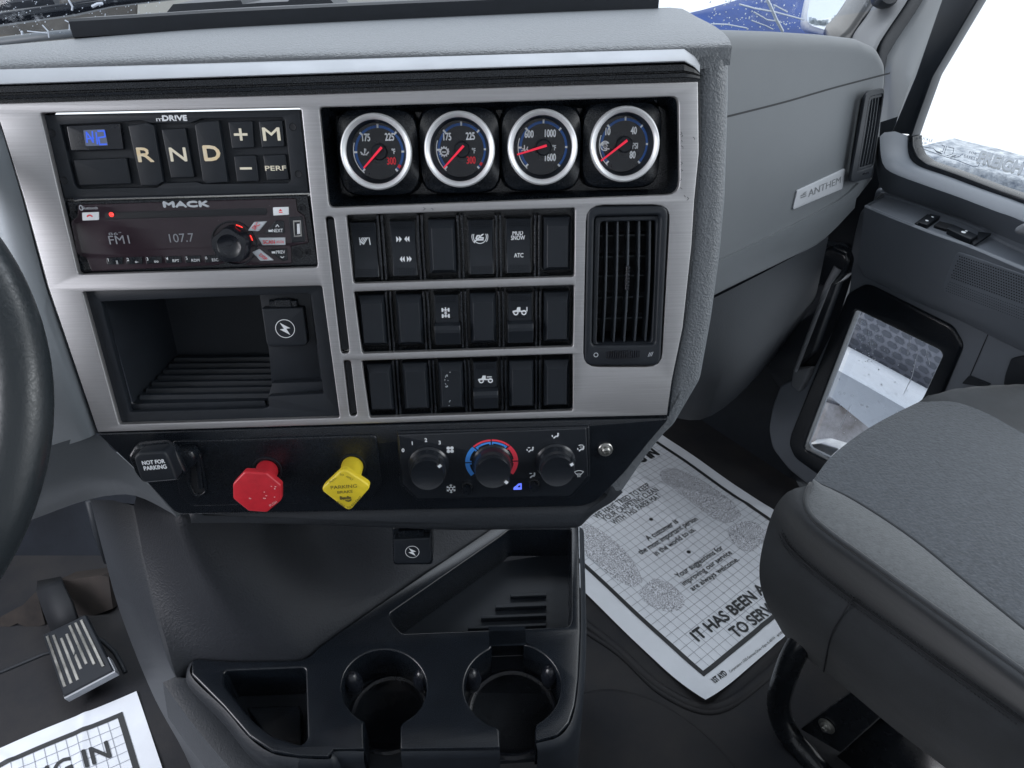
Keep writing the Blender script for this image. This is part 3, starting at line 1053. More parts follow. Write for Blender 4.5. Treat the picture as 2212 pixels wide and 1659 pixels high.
for nm, P, cc in (('phone_button', [(503, 717), (603, 713), (604, 762), (506, 766)], (552, 740)), ('eject_button', [(1676, 685), (1772, 682), (1773, 730), (1679, 735)], (1724, 707))):
    kb = key(nm, P, .0012, WHITE, r=.0005, ch=.0003, par=rad, dz=D1)
    e = MB()
    q = ppx(PF, zA, cc, D1 + .0012)
    if nm[0] == 'p':
        e.arc(PF, (q.x, q.y - .0012), .0016, .0026, 25, 155, D1 + .0014, 12)
    else:
        e.poly([PF.w(q.x - .0014, q.y, D1 + .0014), PF.w(q.x + .0014, q.y, D1 + .0014), PF.w(q.x, q.y + .0016, D1 + .0014)])
        e.box(PF, q.x - .0014, q.x + .0014, q.y - .0012, q.y - .0006, D1 + .0012, D1 + .0014)
    e.build('symbol', REDP, kb, smooth=False)
sg = MB()
for st, x0, x1, y in (('FM1', 675, 800, 912), ('107.7', 1045, 1195, 900)):
    MB().textfit(PF, zA, st, (x0, y), (x1, y - 6), 52, D1 + .0004).build('display_text', DISP, rad, smooth=False)
sg.textfit(PF, zA, '86°', (668, 856), (748, 852), 16, D1 + .0004, bold=-.01)
sg.build('display_text', DISP, rad, smooth=False)
for c, r in (((445, 733), 1), ((505, 1003), 1), ((1853, 692), 1), ((1887, 963), .9), ((1825, 967), 1.45)):
    q = ppx(PF, zA, c, D1)
    MB().lathe(PF, q.x, q.y, [(.0028 * r, D1 - .002), (.0027 * r, D1 - .0012), (.0016 * r, D1 - .0012), (.0014 * r, D1 - .002)], 18, cap1=True).build('screw', DARK, rad)
q = ppx(PF, zA, (1440, 905), D1)
rk = MB().lathe(PF, q.x, q.y, [(.0172, D1), (.0170, D1 + .0012), (.0162, D1 + .0012), (.0158, D1 + .0002)], 48)
rk.build('knob_surround', BLACKG, rad)
kp_ = MB()
N = 72
rings = []
for r, d in ((.0134, D1), (.0132, D1 + .010), (.0122, D1 + .0125), (.0090, D1 + .013), (.0080, D1 + .012), (.0030, D1 + .0112)):
    ring = []
    for k in range(N):
        t = 2 * math.pi * k / N
        rr = r * (1 + (.06 if r > .0105 else 0) * math.copysign(abs(math.sin(t * 5)) ** .5, math.sin(t * 5)))
        ring.append(PF.w(q.x + rr * math.cos(t), q.y + rr * math.sin(t), d))
    rings.append(ring)
kp_.grid(rings, True).poly(rings[-1])
kp_.build('volume_knob', BLACKG, rad, ang=0.7)
rn = MB()
rn.arc(PF, q, .0142, .0150, 55, 75, D1 + .0014, 6)
rn.arc(PF, q, .0142, .0150, 8, 25, D1 + .0014, 6)
rn.build('red_ring_marks', REDLED, rad, smooth=False)
for nm, P, st, c, mt, tm, rot, hh in (
        ('source_button', [(1560, 775), (1640, 770), (1588, 832), (1522, 828)], 'SRC', (1580, 796), SILV, REDP, .75, 22),
        ('next_button', [(1690, 768), (1742, 768), (1746, 842), (1625, 846)], 'NEXT', (1706, 826), BLACK, WHITE, 0, 20),
        ('scan_button', [(1586, 872), (1750, 870), (1752, 916), (1612, 918)], 'SCAN', (1653, 896), SILV, REDP, 0, 22),
        ('previous_button', [(1642, 946), (1760, 940), (1766, 1010), (1735, 1014)], 'PREV', (1724, 958), BLACK, WHITE, 0, 20),
        ('display_button', [(1548, 960), (1590, 940), (1680, 1010), (1600, 1014)], 'DISP', (1612, 986), SILV, REDP, -.72, 20)):
    kb = key(nm, P, .0016, mt, r=.0005, ch=.0004, par=rad, dz=D1)
    txt(kb, st, c, hh, D1 + .0016, tm, rot=rot, bold=.01, xs=.9)
    if nm == 'scan_button': txt(kb, 'ASCN', (1721, 896), 15, D1 + .0016, tm, bold=.0, xs=.8)
    if st in ('NEXT', 'PREV'):
        s_ = MB()
        y = 795 if st == 'NEXT' else 988
        e = 10 if st == 'NEXT' else -6
        s_.stroke(PF, [PF.px(zA(1698 + (30 if st == 'PREV' else 0), y + e * .7), D1), PF.px(zA(1708 + (30 if st == 'PREV' else 0), y - e * .7), D1), PF.px(zA(1718 + (30 if st == 'PREV' else 0), y + e * .7), D1)], .0006, D1 + .0019)
        a = ppx(PF, zA, (1664 if st == 'NEXT' else 1684, 826 if st == 'NEXT' else 958), D1)
        s_.box(PF, a.x - .0013, a.x + .0013, a.y - .0008, a.y + .0007, D1 + .0016, D1 + .0019)
        s_.build('arrow_symbol', WHITE, kb, smooth=False)
for i, (n_, s_) in enumerate((('1', '||'), ('2', 'o-'), ('3', 'oo'), ('4', 'RPT'), ('5', 'RDM'), ('6', 'ESC'))):
    x = 652 + i * 120.5
    y = 994 - i * 2.6
    kb = key('preset_button', [(x, y), (x + 98, y - 2), (x + 102, y + 40), (x + 6, y + 42)], .0008, BLACK, r=.0004, ch=.0003, par=rad, dz=D1)
    txt(kb, n_, (x + 14, y + 12), 19, D1 + .0008, WHITE, bold=.01)
    txt(kb, s_, (x + 68, y + 25), 17, D1 + .0008, WHITE, bold=.01)
us = key('usb_port', [(1772, 745), (1858, 740), (1876, 895), (1790, 902)], .0006, BLACKG, r=.0008, ch=.0004, par=rad, dz=D1)
P = PF.pl(zA, [(1802, 765), (1850, 762), (1858, 862), (1808, 866)], D1)
P2 = PF.pl(zA, [(1810, 775), (1844, 772), (1850, 853), (1814, 857)], D1)
MB().plate(PF, [P, P2], D1 + .0005, D1 + .001, .0001, 1).build('metal_sleeve', STEEL, us)
P3 = PF.pl(zA, [(1826, 785), (1842, 783), (1846, 845), (1828, 848)], D1)
MB().plate(PF, [P3], D1 + .0006, D1 + .0009).build('contact_tongue', WHITE, us)
# ================================================================== rocker switches and blanking covers
_a, _b = ppx(PF, zC, (640, 262)), ppx(PF, zC, (805, 262))
SWW = (_b - _a).length * .93
SWH = (ppx(PF, zC, (725, 120)) - ppx(PF, zC, (725, 418))).length


def copy_tree(root, m, label):
    r = root.copy()
    bpy.context.collection.objects.link(r)
    r.matrix_world = m
    r['label'] = label
    WM[r] = m
    for ch in root.children:
        c = ch.copy()
        bpy.context.collection.objects.link(c)
        c.parent = r
    return r


def blank_proto(label, m):
    t = thing('switch_blank', label, 'switch cover', m, 'blanking covers in the switch rows')
    f = Fr(m.translation, PF.ex, PF.ey)
    h = SWH / 2
    w_ = SWW / 2
    b = MB()
    rings = []
    for x, y0, y1, d in ((w_, -h, h, -.018), (w_, -h, h, -.0075), (w_ - .0008, -h + .0008, h - .0005, -.0065), (w_ - .0025, -h + .003, h - .0055, -.0022), (w_ - .0031, -h + .0036, h - .0062, -.0016)):
        rings.append([f.w(-x, y0, d), f.w(x, y0, d), f.w(x, y1, d), f.w(-x, y1, d)])
    b.grid(rings, True).poly(rings[-1])
    b.build('cover', BLACKM, t, ang=.25)
    return t


ORD = ['first', 'second', 'third', 'fourth', 'fifth', 'sixth']
CEN = {1: [(292, 278), (507, 270), (722, 262), (935, 262), (1143, 255), (1357, 247)],
       2: [(336, 672), (541, 668), (748, 668), (947, 660), (1152, 658), (1354, 653)],
       3: [(378, 1045), (575, 1038), (771, 1033), (960, 1030), (1160, 1025), (1354, 1020)]}
RN = {1: 'top', 2: 'middle', 3: 'bottom'}
blanks = {1: (2, 5), 2: (0, 1, 3, 5), 3: (0, 1, 2, 4, 5)}
proto = None
for r in (1, 2, 3):
    for i in blanks[r]:
        q = ppx(PF, zC, CEN[r][i], -0.003)
        lab = 'plain black switch blanking cover, %s from the left in the %s switch row' % (ORD[i], RN[r])
        if (r, i) == (3, 2): lab = 'black switch blanking cover with pale scratches, third in the bottom switch row'
        m = PF.at(q.x, q.y, 0)
        if proto is None:
            proto = blank_proto(lab, m)
        else:
            o = copy_tree(proto, m, lab)
            if (r, i) == (3, 2):
                sc2 = MB()
                f = Fr(m.translation, PF.ex, PF.ey)
                rr = random.Random(3)
                for _ in range(9):
                    x, y = -.004 + rr.uniform(-.002, .002), rr.uniform(.001, .013)
                    sc2.stroke(f, [(x, y), (x + rr.uniform(-.0006, .0006), y - rr.uniform(.0004, .0016))], .0005, -.0013)
                for x, y in ((-.002, -.012), (-.003, -.0165), (-.0025, -.013), (-.001, .0135)):
                    sc2.stroke(f, [(x, y), (x + .0008, y + .0003)], .0005, -.0013)
                sc2.build('scratches', SILV, o, smooth=False)


def rocker(r, i, label, guard=False):
    q = ppx(PF, zC, CEN[r][i], -0.003)
    m = PF.at(q.x, q.y, 0)
    f = Fr(m.translation, PF.ex, PF.ey)
    t = thing('rocker_switch', label, 'rocker switch', m, 'rocker switches in the dash')
    h = SWH / 2
    w_ = SWW / 2 - .0012
    fr_ = MB()
    o = [(-w_ - .0012, -h), (w_ + .0012, -h), (w_ + .0012, h), (-w_ - .0012, h)]
    fr_.plate(f, [o], -.018, -.0085)
    fr_.build('switch_frame', BLACK, t)

    def prof(y):            # surface height along the rocker
        u = y / h
        if guard: return -.0060 + .0022 * max(0, u - .0) ** 2
        return -.0045 - .0026 * (1 - u * u) + .0020 * abs(u) ** 3

    b = MB()
    ys = [-h + 2 * h * k / 24 for k in range(25)]
    y_lo = -h * 0.12 if guard else -h
    ys = [y_lo + (h - y_lo) * k / 24 for k in range(25)]
    b.grid([[f.w(-w_, y, -.016), f.w(-w_, y, prof(y) - .0006), f.w(-w_ + .0006, y, prof(y)), f.w(w_ - .0006, y, prof(y)), f.w(w_, y, prof(y) - .0006), f.w(w_, y, -.016)] for y in ys])
    for y in (y_lo, h): b.poly([f.w(-w_, y, -.016), f.w(-w_, y, prof(y)), f.w(w_, y, prof(y)), f.w(w_, y, -.016)])
    rk = b.build('rocker', BLACKM, t, ang=.5)
    g = MB()
    zones = [(h * .70, h * .97)] + ([] if guard else [(-h * .97, -h * .72)])
    for y0, y1 in zones:
        nx, ny = 12, 4
        for ix in range(nx):
            for iy in range(ny):
                x = -w_ + .0012 + (2 * w_ - .0024) * (ix + .5) / nx
                y = y0 + (y1 - y0) * (iy + .5) / ny
                s_ = .00042
                z = prof(y)
                g.add([f.w(x - s_, y - s_, z), f.w(x + s_, y - s_, z), f.w(x + s_, y + s_, z), f.w(x - s_, y + s_, z), f.w(x, y, z + .0006)], [(0, 1, 4), (1, 2, 4), (2, 3, 4), (3, 0, 4)])
    g.build('grip_dots', BLACKM, t, smooth=False)
    if guard:
        b = MB()
        pr = [(-h * .10, -.0045), (-h * .16, .0005), (-h * .30, .0022), (-h * .42, .0022), (-h * .62, .0004), (-h * .95, -.0020), (-h * .99, -.006), (-h * .99, -.016)]
        b.grid([[f.w(-w_ - .0008, y, -.014), f.w(-w_ - .0008, y, d - .0004), f.w(-w_ - .0002, y, d), f.w(w_ + .0002, y, d), f.w(w_ + .0008, y, d - .0004), f.w(w_ + .0008, y, -.014)] for y, d in pr])
        b.build('guard_flap', BLACKM, t, ang=.35)
        MB().box(f, -w_ * .5, w_ * .5, h * .03, h * .10, prof(h * .05) - .001, prof(h * .05) + .0008, .0004).build('indicator_bar', BLACK, t)
    return t, f, prof, h


def poly_ic(m, f, pts, d): m.plate(f, [pts], d, d + .0002)


U = 0.39064 * PXM       # one zC pixel in metres
def rel(r, i): return lambda x, y: ((x - CEN[r][i][0]) * U, -(y - CEN[r][i][1]) * U * .955)


t, f, pf, h = rocker(1, 0, 'rocker switch with white lane departure symbol of a tilted truck between lane lines')
m = MB(); g = rel(1, 0); d = -.0064
for y in range(190, 250, 13): m.stroke(f, [g(263 + (y - 190) * .05, y), g(264 + (y - 190) * .05, y + 8)], .0008, d)
m.stroke(f, [g(315, 188), g(321, 250)], .0008, d)
for o in (-10, -3, 4, 10): m.stroke(f, [g(276 + o, 238 + o * .7), g(304 + o * .9, 196 + o * .7)], .0007, d)
m.stroke(f, [g(266, 231), g(286, 246)], .0012, d)
m.build('symbol', WHITE, t, smooth=False)
t, f, pf, h = rocker(1, 1, 'rocker switch with white double arrow symbols pointing together and apart')
m = MB(); g = rel(1, 1); d = -.0063
for x, s_, y in ((467, 1, 218), (483, 1, 218), (540, -1, 218), (526, -1, 218)):
    m.poly([f.w(*g(x, y - 18), d), f.w(*g(x, y + 18), d), f.w(*g(x + 15 * s_, y), d)])
for x, s_, y in ((507, -1, 334), (493, -1, 334), (519, 1, 334), (533, 1, 334)):
    m.poly([f.w(*g(x, y - 18), d + .0006), f.w(*g(x, y + 18), d + .0006), f.w(*g(x + 14 * s_, y), d + .0006)])
m.build('symbol', WHITE, t, smooth=False)
t, f, pf, h = rocker(1, 3, 'rocker switch with white crossed out truck in a circle symbol')
m = MB(); g = rel(1, 3); d = -.0063
c = g(930, 205)
m.arc(f, c, .0048, .0054, 0, 360, d, 32)
m.arc(f, c, .0060, .0065, 140, 230, d, 12)
m.arc(f, c, .0060, .0065, -40, 50, d, 12)
m.stroke(f, [g(898, 234), g(962, 176)], .0011, d)
m.stroke(f, [g(908, 215), g(916, 198), g(928, 198), g(932, 210), g(950, 212)], .0012, d)
m.stroke(f, [g(912, 222), g(948, 222)], .0012, d)
m.build('symbol', WHITE, t, smooth=False)
t, f, pf, h = rocker(1, 4, 'rocker switch printed MUD SNOW above ATC')
m = MB(); g = rel(1, 4)
for st, c, wd in (('MUD', (1140, 194), 58), ('SNOW', (1141, 222), 78), ('ATC', (1144, 325), 52)):
    a = g(*c)
    m.text(f, st, a[0], a[1], 24 * U, -.0062 if c[1] < 300 else -.0058, width=wd * U, bold=.02)
m.build('lettering', WHITE, t, smooth=False)
t, f, pf, h = rocker(2, 2, 'guarded rocker switch with white axle and wheels symbol', True)
m = MB(); g = rel(2, 2); d = -.0052
for y in (604, 642):
    m.stroke(f, [g(722, y), g(758, y)], .0009, d)
    for x in (722, 758): m.stroke(f, [g(x, y - 9), g(x, y + 9)], .0014, d)
m.stroke(f, [g(740, 590), g(740, 612)], .0010, d)
m.stroke(f, [g(740, 632), g(740, 650)], .0010, d)
for s_ in (-1, 1): m.stroke(f, [g(740 - 6 * s_, 616), g(740 + 6 * s_, 629)], .0007, d)
m.build('symbol', WHITE, t, smooth=False)


def truck_icon(r, i, ox, oy, boom):
    m = MB(); g0 = rel(r, i); d = -.0052
    g = lambda x, y: g0(x + ox, y + oy)
    poly_ic(m, f, [g(0, 22), g(0, 10), (g(22, 6)), g(28, -12), g(46, -12), g(46, 10), g(80, 10), g(80, 18), g(18, 18)], d)
    for x in (19, 66 if boom else 74):
        c = g(x, 22)
        m.arc(f, c, .0012, .0022, 0, 360, d + .0003, 16)
    if boom: m.stroke(f, [g(84, 14), g(84, -10)], .0008, d)
    else: m.stroke(f, [g(54, -2), g(82, -2)], .0008, d)
    m.build('symbol', WHITE, t, smooth=False)


t, f, pf, h = rocker(2, 4, 'guarded rocker switch with white truck symbol and raised rear arrow', True)
truck_icon(2, 4, 1108, 600, True)
t, f, pf, h = rocker(3, 3, 'guarded rocker switch with white truck symbol in the bottom switch row', True)
truck_icon(3, 3, 916, 976, False)

# ================================================================== air vents
VFIN = mat('vent_fin_plastic', (.040, .048, .058), .45)


def vent(fr0, zf, label, outer, rim, inner, nv, hy, wheel, dr, grp='air vents in the dash', ro=.008, prot=.001, tex=True, ds=1.0, dz=0.0):
    class _F:
        ex, ey, n = fr0.ex, fr0.ey, fr0.n
        def px(s, p, d=0.0): return fr0.px(p, dz + d * ds)
        def pl(s, z, P, d=0.0): return fr0.pl(z, P, dz + d * ds)
        def w(s, a, b, d=0.0): return fr0.w(a, b, dz + d * ds)
        def at(s, a, b, d=0.0): return fr0.at(a, b, dz + d * ds)
    fr = _F()
    cc = [sum(p[k] for p in outer) / 4 for k in (0, 1)]
    q = ppx(fr, zf, cc)
    t = thing('air_vent', label, 'air vent', fr.at(q.x, q.y), grp)
    O = rnd(fr.pl(zf, outer, prot), ro, 6)
    R = rnd(fr.pl(zf, rim, prot), ro * .45, 5)
    n = MB()
    n.plate(fr, [O, R], prot - .02, prot, .0022, 3)
    n.build('housing', BLACKM, t, ang=.9)
    I = rnd(fr.pl(zf, inner, -.006), ro * .35, 5)
    R2 = rnd(fr.pl(zf, rim, -.004), ro * .45, 5)
    MB().plate(fr, [R2, I], -.02, -.0035, .0012, 2).build('inner_frame', BLACKM, t)
    back = MB().plate(fr, [R2], -.05, -.045)
    back.grid([[fr.w(a_, b_, -.046) for a_, b_ in R2], [fr.w(a_, b_, -.010) for a_, b_ in R2]], True)
    back.build('duct', DARK, t)
    # corners of the inner opening
    c = fr.pl(zf, inner, -.010)
    TL, TR, BR, BL = [Vector(p) for p in c]
    hb = MB()
    for yy in hy:
        a, b_ = TL.lerp(BL, yy), TR.lerp(BR, yy)
        hb.add([fr.w(a.x, a.y + s_ * .0006, dd) for dd in (-.034, -.020) for s_ in (-1, 1)] + [fr.w(b_.x, b_.y + s_ * .0006, dd) for dd in (-.034, -.020) for s_ in (-1, 1)],
               [(0, 1, 3, 2), (4, 6, 7, 5), (0, 4, 5, 1), (2, 3, 7, 6), (0, 2, 6, 4), (1, 5, 7, 3)])
    hb.build('cross_vanes', VFIN, t, ang=.3)
    for k in range(nv):
        u = (k + .6) / (nv + .2)
        fb = MB()
        rows = []
        for j in range(13):
            v = j / 12
            p = TL.lerp(TR, u).lerp(BL.lerp(BR, u), v)
            dd = -.0075 + .005 * math.sin(math.pi * v)
            rows.append([fr.w(p.x - .0006, p.y, dd - .014), fr.w(p.x - .0006, p.y, dd), fr.w(p.x + .0006, p.y, dd), fr.w(p.x + .0006, p.y, dd - .014)])
        fb.grid(rows)
        fb.build('fin', VFIN, t, ang=.5)
    if wheel:
        a, b_ = ppx(fr, zf, wheel[0], prot), ppx(fr, zf, wheel[1], prot)
        wb = MB()
        n_ = 18
        hh = (b_ - a).length
        for k in range(n_):
            u = (k + .5) / n_
            p = a.lerp(b_, u)
            z = .0028 * math.sin(math.pi * u) - .0004
            wb.box(fr, p.x - hh / n_ * .38, p.x + hh / n_ * .38, p.y - wheel[2] * PXM, p.y + wheel[2] * PXM, prot - .004, prot + z, .0005)
        wb.build('thumb_wheel', BLACKG, t, ang=.3)
    return t, TL, TR, BR, BL


vt, TL, TR, BR, BL = vent(PF, zC, 'tall black air vent with fins and thumb wheel beside the switch rows',
                          [(1523, 38), (1974, 32), (1928, 918), (1506, 918)], [(1562, 92), (1928, 84), (1898, 800), (1548, 806)], [(1592, 118), (1902, 112), (1875, 782), (1572, 790)],
                          5, [.13, .30, .46, .64, .82], ((1612, 856), (1828, 850), 9), PF)
kb = MB()
q = ppx(PF, zC, (1745, 432), -.002)
for k in range(7): kb.box(PF, q.x - .0016, q.x + .0016, q.y - .0095 + k * .0028, q.y - .0077 + k * .0028, -.012, -.001, .0004)
kb.box(PF, q.x - .0013, q.x + .0013, q.y - .0098, q.y + .0098, -.012, -.0016, .0004)
kb.build('vane_slider', BLACKG, vt)
vm = MB()
q = ppx(PF, zC, (1570, 856), .001)
vm.arc(PF, q, .0014, .0020, 0, 360, .0013, 14)
for k in range(3):
    a = ppx(PF, zC, (1858 + k * 9, 866 - k * 2), .001)
    vm.stroke(PF, [(a.x, a.y), (a.x + .0012, a.y + .0035)], .0005, .0013)
vm.build('airflow_marks', SILV, vt, smooth=False)

# ================================================================== climate control
cl = thing('climate_control', 'black climate control panel with three round knobs and a red and blue arc', 'climate control', PF.at(*ppx(PF, zF, (850, 350))))
D2 = 0.0045
q = PF.pl(zF, [(150, 116), (1538, 78), (1556, 84), (1560, 460), (1425, 600), (300, 622), (172, 500), (150, 128)], .003)
MB().plate(PF, [rnd(q, .002)], -.002, .0020, .0013, 3).build('surround', BLACK, cl)
q = PF.pl(zF, [(158, 142), (1533, 92), (1548, 448), (1412, 590), (302, 610), (188, 492)], D2)
MB().plate(PF, [rnd(q, .0015)], .0, D2 - .0015, .0011, 3).build('panel', KNOBM, cl)
D2 -= .0015
FU = .29688 * PXM


def climate_knob(base, cap, rb_, rc, mark, label):
    b = ppx(PF, zF, base, D2)
    hgt = .019
    cpt = ppx(PF, zF, cap, D2 + hgt)
    c = (b + cpt) / 2
    c = Vector((b.x * .4 + cpt.x * .6, b.y * .6 + cpt.y * .4))
    r1, r2 = rb_ * FU, rc * FU * .97
    pr = [(r1 * 1.0, D2), (r1 * 1.0, D2 + .0015), (r1 * .93, D2 + .0030), (r1 * .90, D2 + .0040), (r1 * .90, D2 + .009), (r2 * 1.06, D2 + .0105), (r2 * 1.03, D2 + hgt - .004), (r2 * 1.0, D2 + hgt - .001), (r2 * .97, D2 + hgt), (r2 * .9, D2 + hgt - .0004)]
    k = MB().lathe(PF, c.x, c.y, pr, 64, cap1=True).build('climate_knob', KNOBM, cl, ang=.6, label=label)
    g = MB()
    for row in range(4):
        dz = D2 + .0108 + row * .0011
        rr = r2 * (1.055 - row * .006)
        for j in range(84):
            a = 2 * math.pi * (j + .5 * (row % 2)) / 84
            s_ = .00034
            p = PF.w(c.x + rr * math.cos(a), c.y + rr * math.sin(a), dz)
            tn = PF.ex * -math.sin(a) + PF.ey * math.cos(a)
            ou = PF.ex * math.cos(a) + PF.ey * math.sin(a)
            g.add([p - tn * s_, p + PF.n * s_, p + tn * s_, p - PF.n * s_, p + ou * .0005], [(0, 1, 4), (1, 2, 4), (2, 3, 4), (3, 0, 4)])
    g.build('grip_ring', BLACKM, k, smooth=False)
    mk = ppx(PF, zF, mark, D2 + hgt)
    dv_ = (mk - c).normalized()
    tv = Vector((-dv_.y, dv_.x))
    MB().plate(PF, [[tuple(c + dv_ * (r2 * x) + tv * (r2 * y)) for x, y in ((.8, -.14), (1.10, -.14), (1.10, .14), (.8, .14))]], D2 + .003, D2 + hgt + .0004, .0006, 2).build('pointer_tab', BLACK, k)
    MB().plate(PF, [[tuple(c + dv_ * (r2 * x) + tv * (r2 * y)) for x, y in ((.86, -.085), (1.06, -.085), (1.06, .085), (.86, .085))]], D2 + hgt + .0004, D2 + hgt + .0008).build('white_mark', WHITE, k, smooth=False)
    return k


climate_knob((380, 355), (377, 432), 166, 138, (472, 356), 'left fan speed knob')
climate_knob((845, 340), (855, 415), 166, 142, (948, 480), 'middle temperature knob')
climate_knob((1305, 335), (1322, 403), 166, 138, (1437, 344), 'right air direction knob')
for c, lab in (((662, 518), 'button beside the snowflake'), ((1150, 498), 'button below the foot vent symbol')):
    q = ppx(PF, zF, c, D2)
    r = 42 * FU
    MB().lathe(PF, q.x, q.y, [(r * 1.12, D2), (r * 1.12, D2 + .0006), (r, D2 + .0008), (r * .98, D2 + .0058), (r * .90, D2 + .0066)], 32, cap1=True).build('push_button', BLACK, cl, ang=.6, label=lab)
m = MB()
for s_, c in (('0', (197, 248)), ('1', (264, 197)), ('2', (363, 174)), ('3', (463, 192))):
    q = ppx(PF, zF, c, D2)
    m.text(PF, s_, q.x, q.y - 15 * FU, 31 * FU, D2 + .0003, bold=.04)
# fan
q = ppx(PF, zF, (540, 244), D2)
for k in range(4):
    a = math.radians(k * 90 + 45)
    m.poly([PF.w(q.x + math.cos(a) * .0022 + .0016 * math.cos(b_), q.y + math.sin(a) * .0022 + .0016 * math.sin(b_), D2 + .0003) for b_ in [2 * math.pi * j / 10 for j in range(10)]])
# snowflake
q = ppx(PF, zF, (546, 528), D2)
m.arc(PF, q, .0012, .0020, 0, 360, D2 + .0003, 16)
for k in range(6):
    a = math.radians(k * 60 + 30)
    v = Vector((math.cos(a), math.sin(a)))
    n2 = Vector((-v.y, v.x))
    m.stroke(PF, [q + v * .0018, q + v * .0042], .0007, D2 + .0003)
    for s_ in (-1, 1): m.stroke(PF, [q + v * .0028, q + v * .0036 + n2 * .0010 * s_], .0006, D2 + .0003)


def seat_icon(cx, cy, face, feet, screen):
    q = ppx(PF, zF, (cx, cy), D2)
    k = FU
    P = lambda x, y: (q.x + x * k, q.y - y * k)
    m.stroke(PF, [P(-12, 20), P(4, 6), P(18, 8)], .0013, D2 + .0003)
    m.stroke(PF, [P(16, 8), P(22, -6)], .0015, D2 + .0003)
    m.arc(PF, P(22, -17), 0.0001, .0008, 0, 360, D2 + .0003, 10)
    if face: m.stroke(PF, [P(-26, -4), P(-24, 8)], .0010, D2 + .0003)
    if feet: m.stroke(PF, [P(-18, -17), P(-2, -17)], .0008, D2 + .0003)
    if screen:
        m.arc(PF, P(0, 4), .0036, .0043, 60, 120, D2 + .0004, 8)
        m.arc(PF, P(0, 4), .0018, .0023, 60, 120, D2 + .0004, 8)


seat_icon(1305, 142, True, False, False)
seat_icon(1122, 243, True, True, False)
seat_icon(1134, 430, False, True, False)
seat_icon(1490, 236, True, False, True)
q = ppx(PF, zF, (1476, 418), D2)
m.arc(PF, (q.x, q.y - .004), .0066, .0073, 55, 125, D2 + .0003, 10)
for s_ in (-1, 1): m.stroke(PF, [(q.x + s_ * .0041, q.y + .0018), (q.x + s_ * .0015, q.y - .0012)], .0006, D2 + .0003)
for x in (-.001, 0, .001): m.stroke(PF, [(q.x + x, q.y + .0005), (q.x + x, q.y - .0034)], .0004, D2 + .0003)
m.build('white_markings', WHITE, cl, smooth=False)
ac = ppx(PF, zF, (842, 333), D2)
bl, rd = MB(), MB()
r0, r1, r2, rm_ = 163 * FU, 188 * FU, 216 * FU, 190 * FU
e = 1.0
bl.arc(PF, ac, 180 * FU, r2, 181.5, 217, D2 + .0003, 20, sy=.94)
bl.arc(PF, ac, 180 * FU, r2, 135.5, 178.5, D2 + .0003, 20, sy=.94)
bl.arc(PF, ac, 176 * FU, 193 * FU, 91.5, 132, D2 + .0003, 20, sy=.94)
bl.arc(PF, ac, 176 * FU, 193 * FU, 48, 88.5, D2 + .0003, 20, sy=.94)
for a0, a1 in ((181.5, 186), (174, 178.5), (135.5, 140), (128, 132), (91.5, 95.5), (84.5, 88.5), (48, 52)):
    bl.arc(PF, ac, 164 * FU, 181 * FU, a0, a1, D2 + .00035, 3, sy=.94)
rd.arc(PF, ac, 199 * FU, r2, 91, 134, D2 + .0003, 20, sy=.94)
rd.arc(PF, ac, 199 * FU, r2, 46, 89, D2 + .0003, 20, sy=.94)
rd.arc(PF, ac, 180 * FU, r2, 1.5, 44.5, D2 + .0003, 20, sy=.94)
rd.arc(PF, ac, 180 * FU, r2, -37, -1.5, D2 + .0003, 20, sy=.94)
for a0, a1 in ((40, 44.5), (1.5, 6), (-6, -1.5)): rd.arc(PF, ac, 166 * FU, 181 * FU, a0, a1, D2 + .00035, 3, sy=.94)
bl.build('blue_arc', BLUEL, cl, smooth=False)
rd.build('red_arc', REDL, cl, smooth=False)
m = MB()
P = PF.pl(zF, [(1000, 536), (1002, 518), (1022, 505), (1034, 492), (1060, 488), (1060, 534)], D2)
P2 = PF.pl(zF, [(1036, 505), (1050, 503), (1050, 518), (1030, 520)], D2)
m.plate(PF, [P, P2], D2 + .0001, D2 + .0003)
m.build('lit_recirculation_symbol', BLUEICON, cl, smooth=False)

# bolt on the lower panel
q = ppx(PF, zF, (1668, 240))
bt = thing('torx_bolt', 'round metal bolt head on the black panel right of the climate control', 'bolt', PF.at(q.x, q.y))
r = 60 * FU
MB().lathe(PF, q.x, q.y, [(r, .0002), (r, .0016), (r * .9, .0024), (r * .62, .0026), (r * .58, .0052), (r * .45, .0064), (r * .32, .0066), (r * .28, .0048)], 36, cap1=True).build('bolt_head', STEEL, bt, ang=.5)
MB().lathe(PF, q.x, q.y, [(r * .16, .0049), (r * .14, .0064)], 12, cap1=True).build('centre_pin', STEEL, bt)


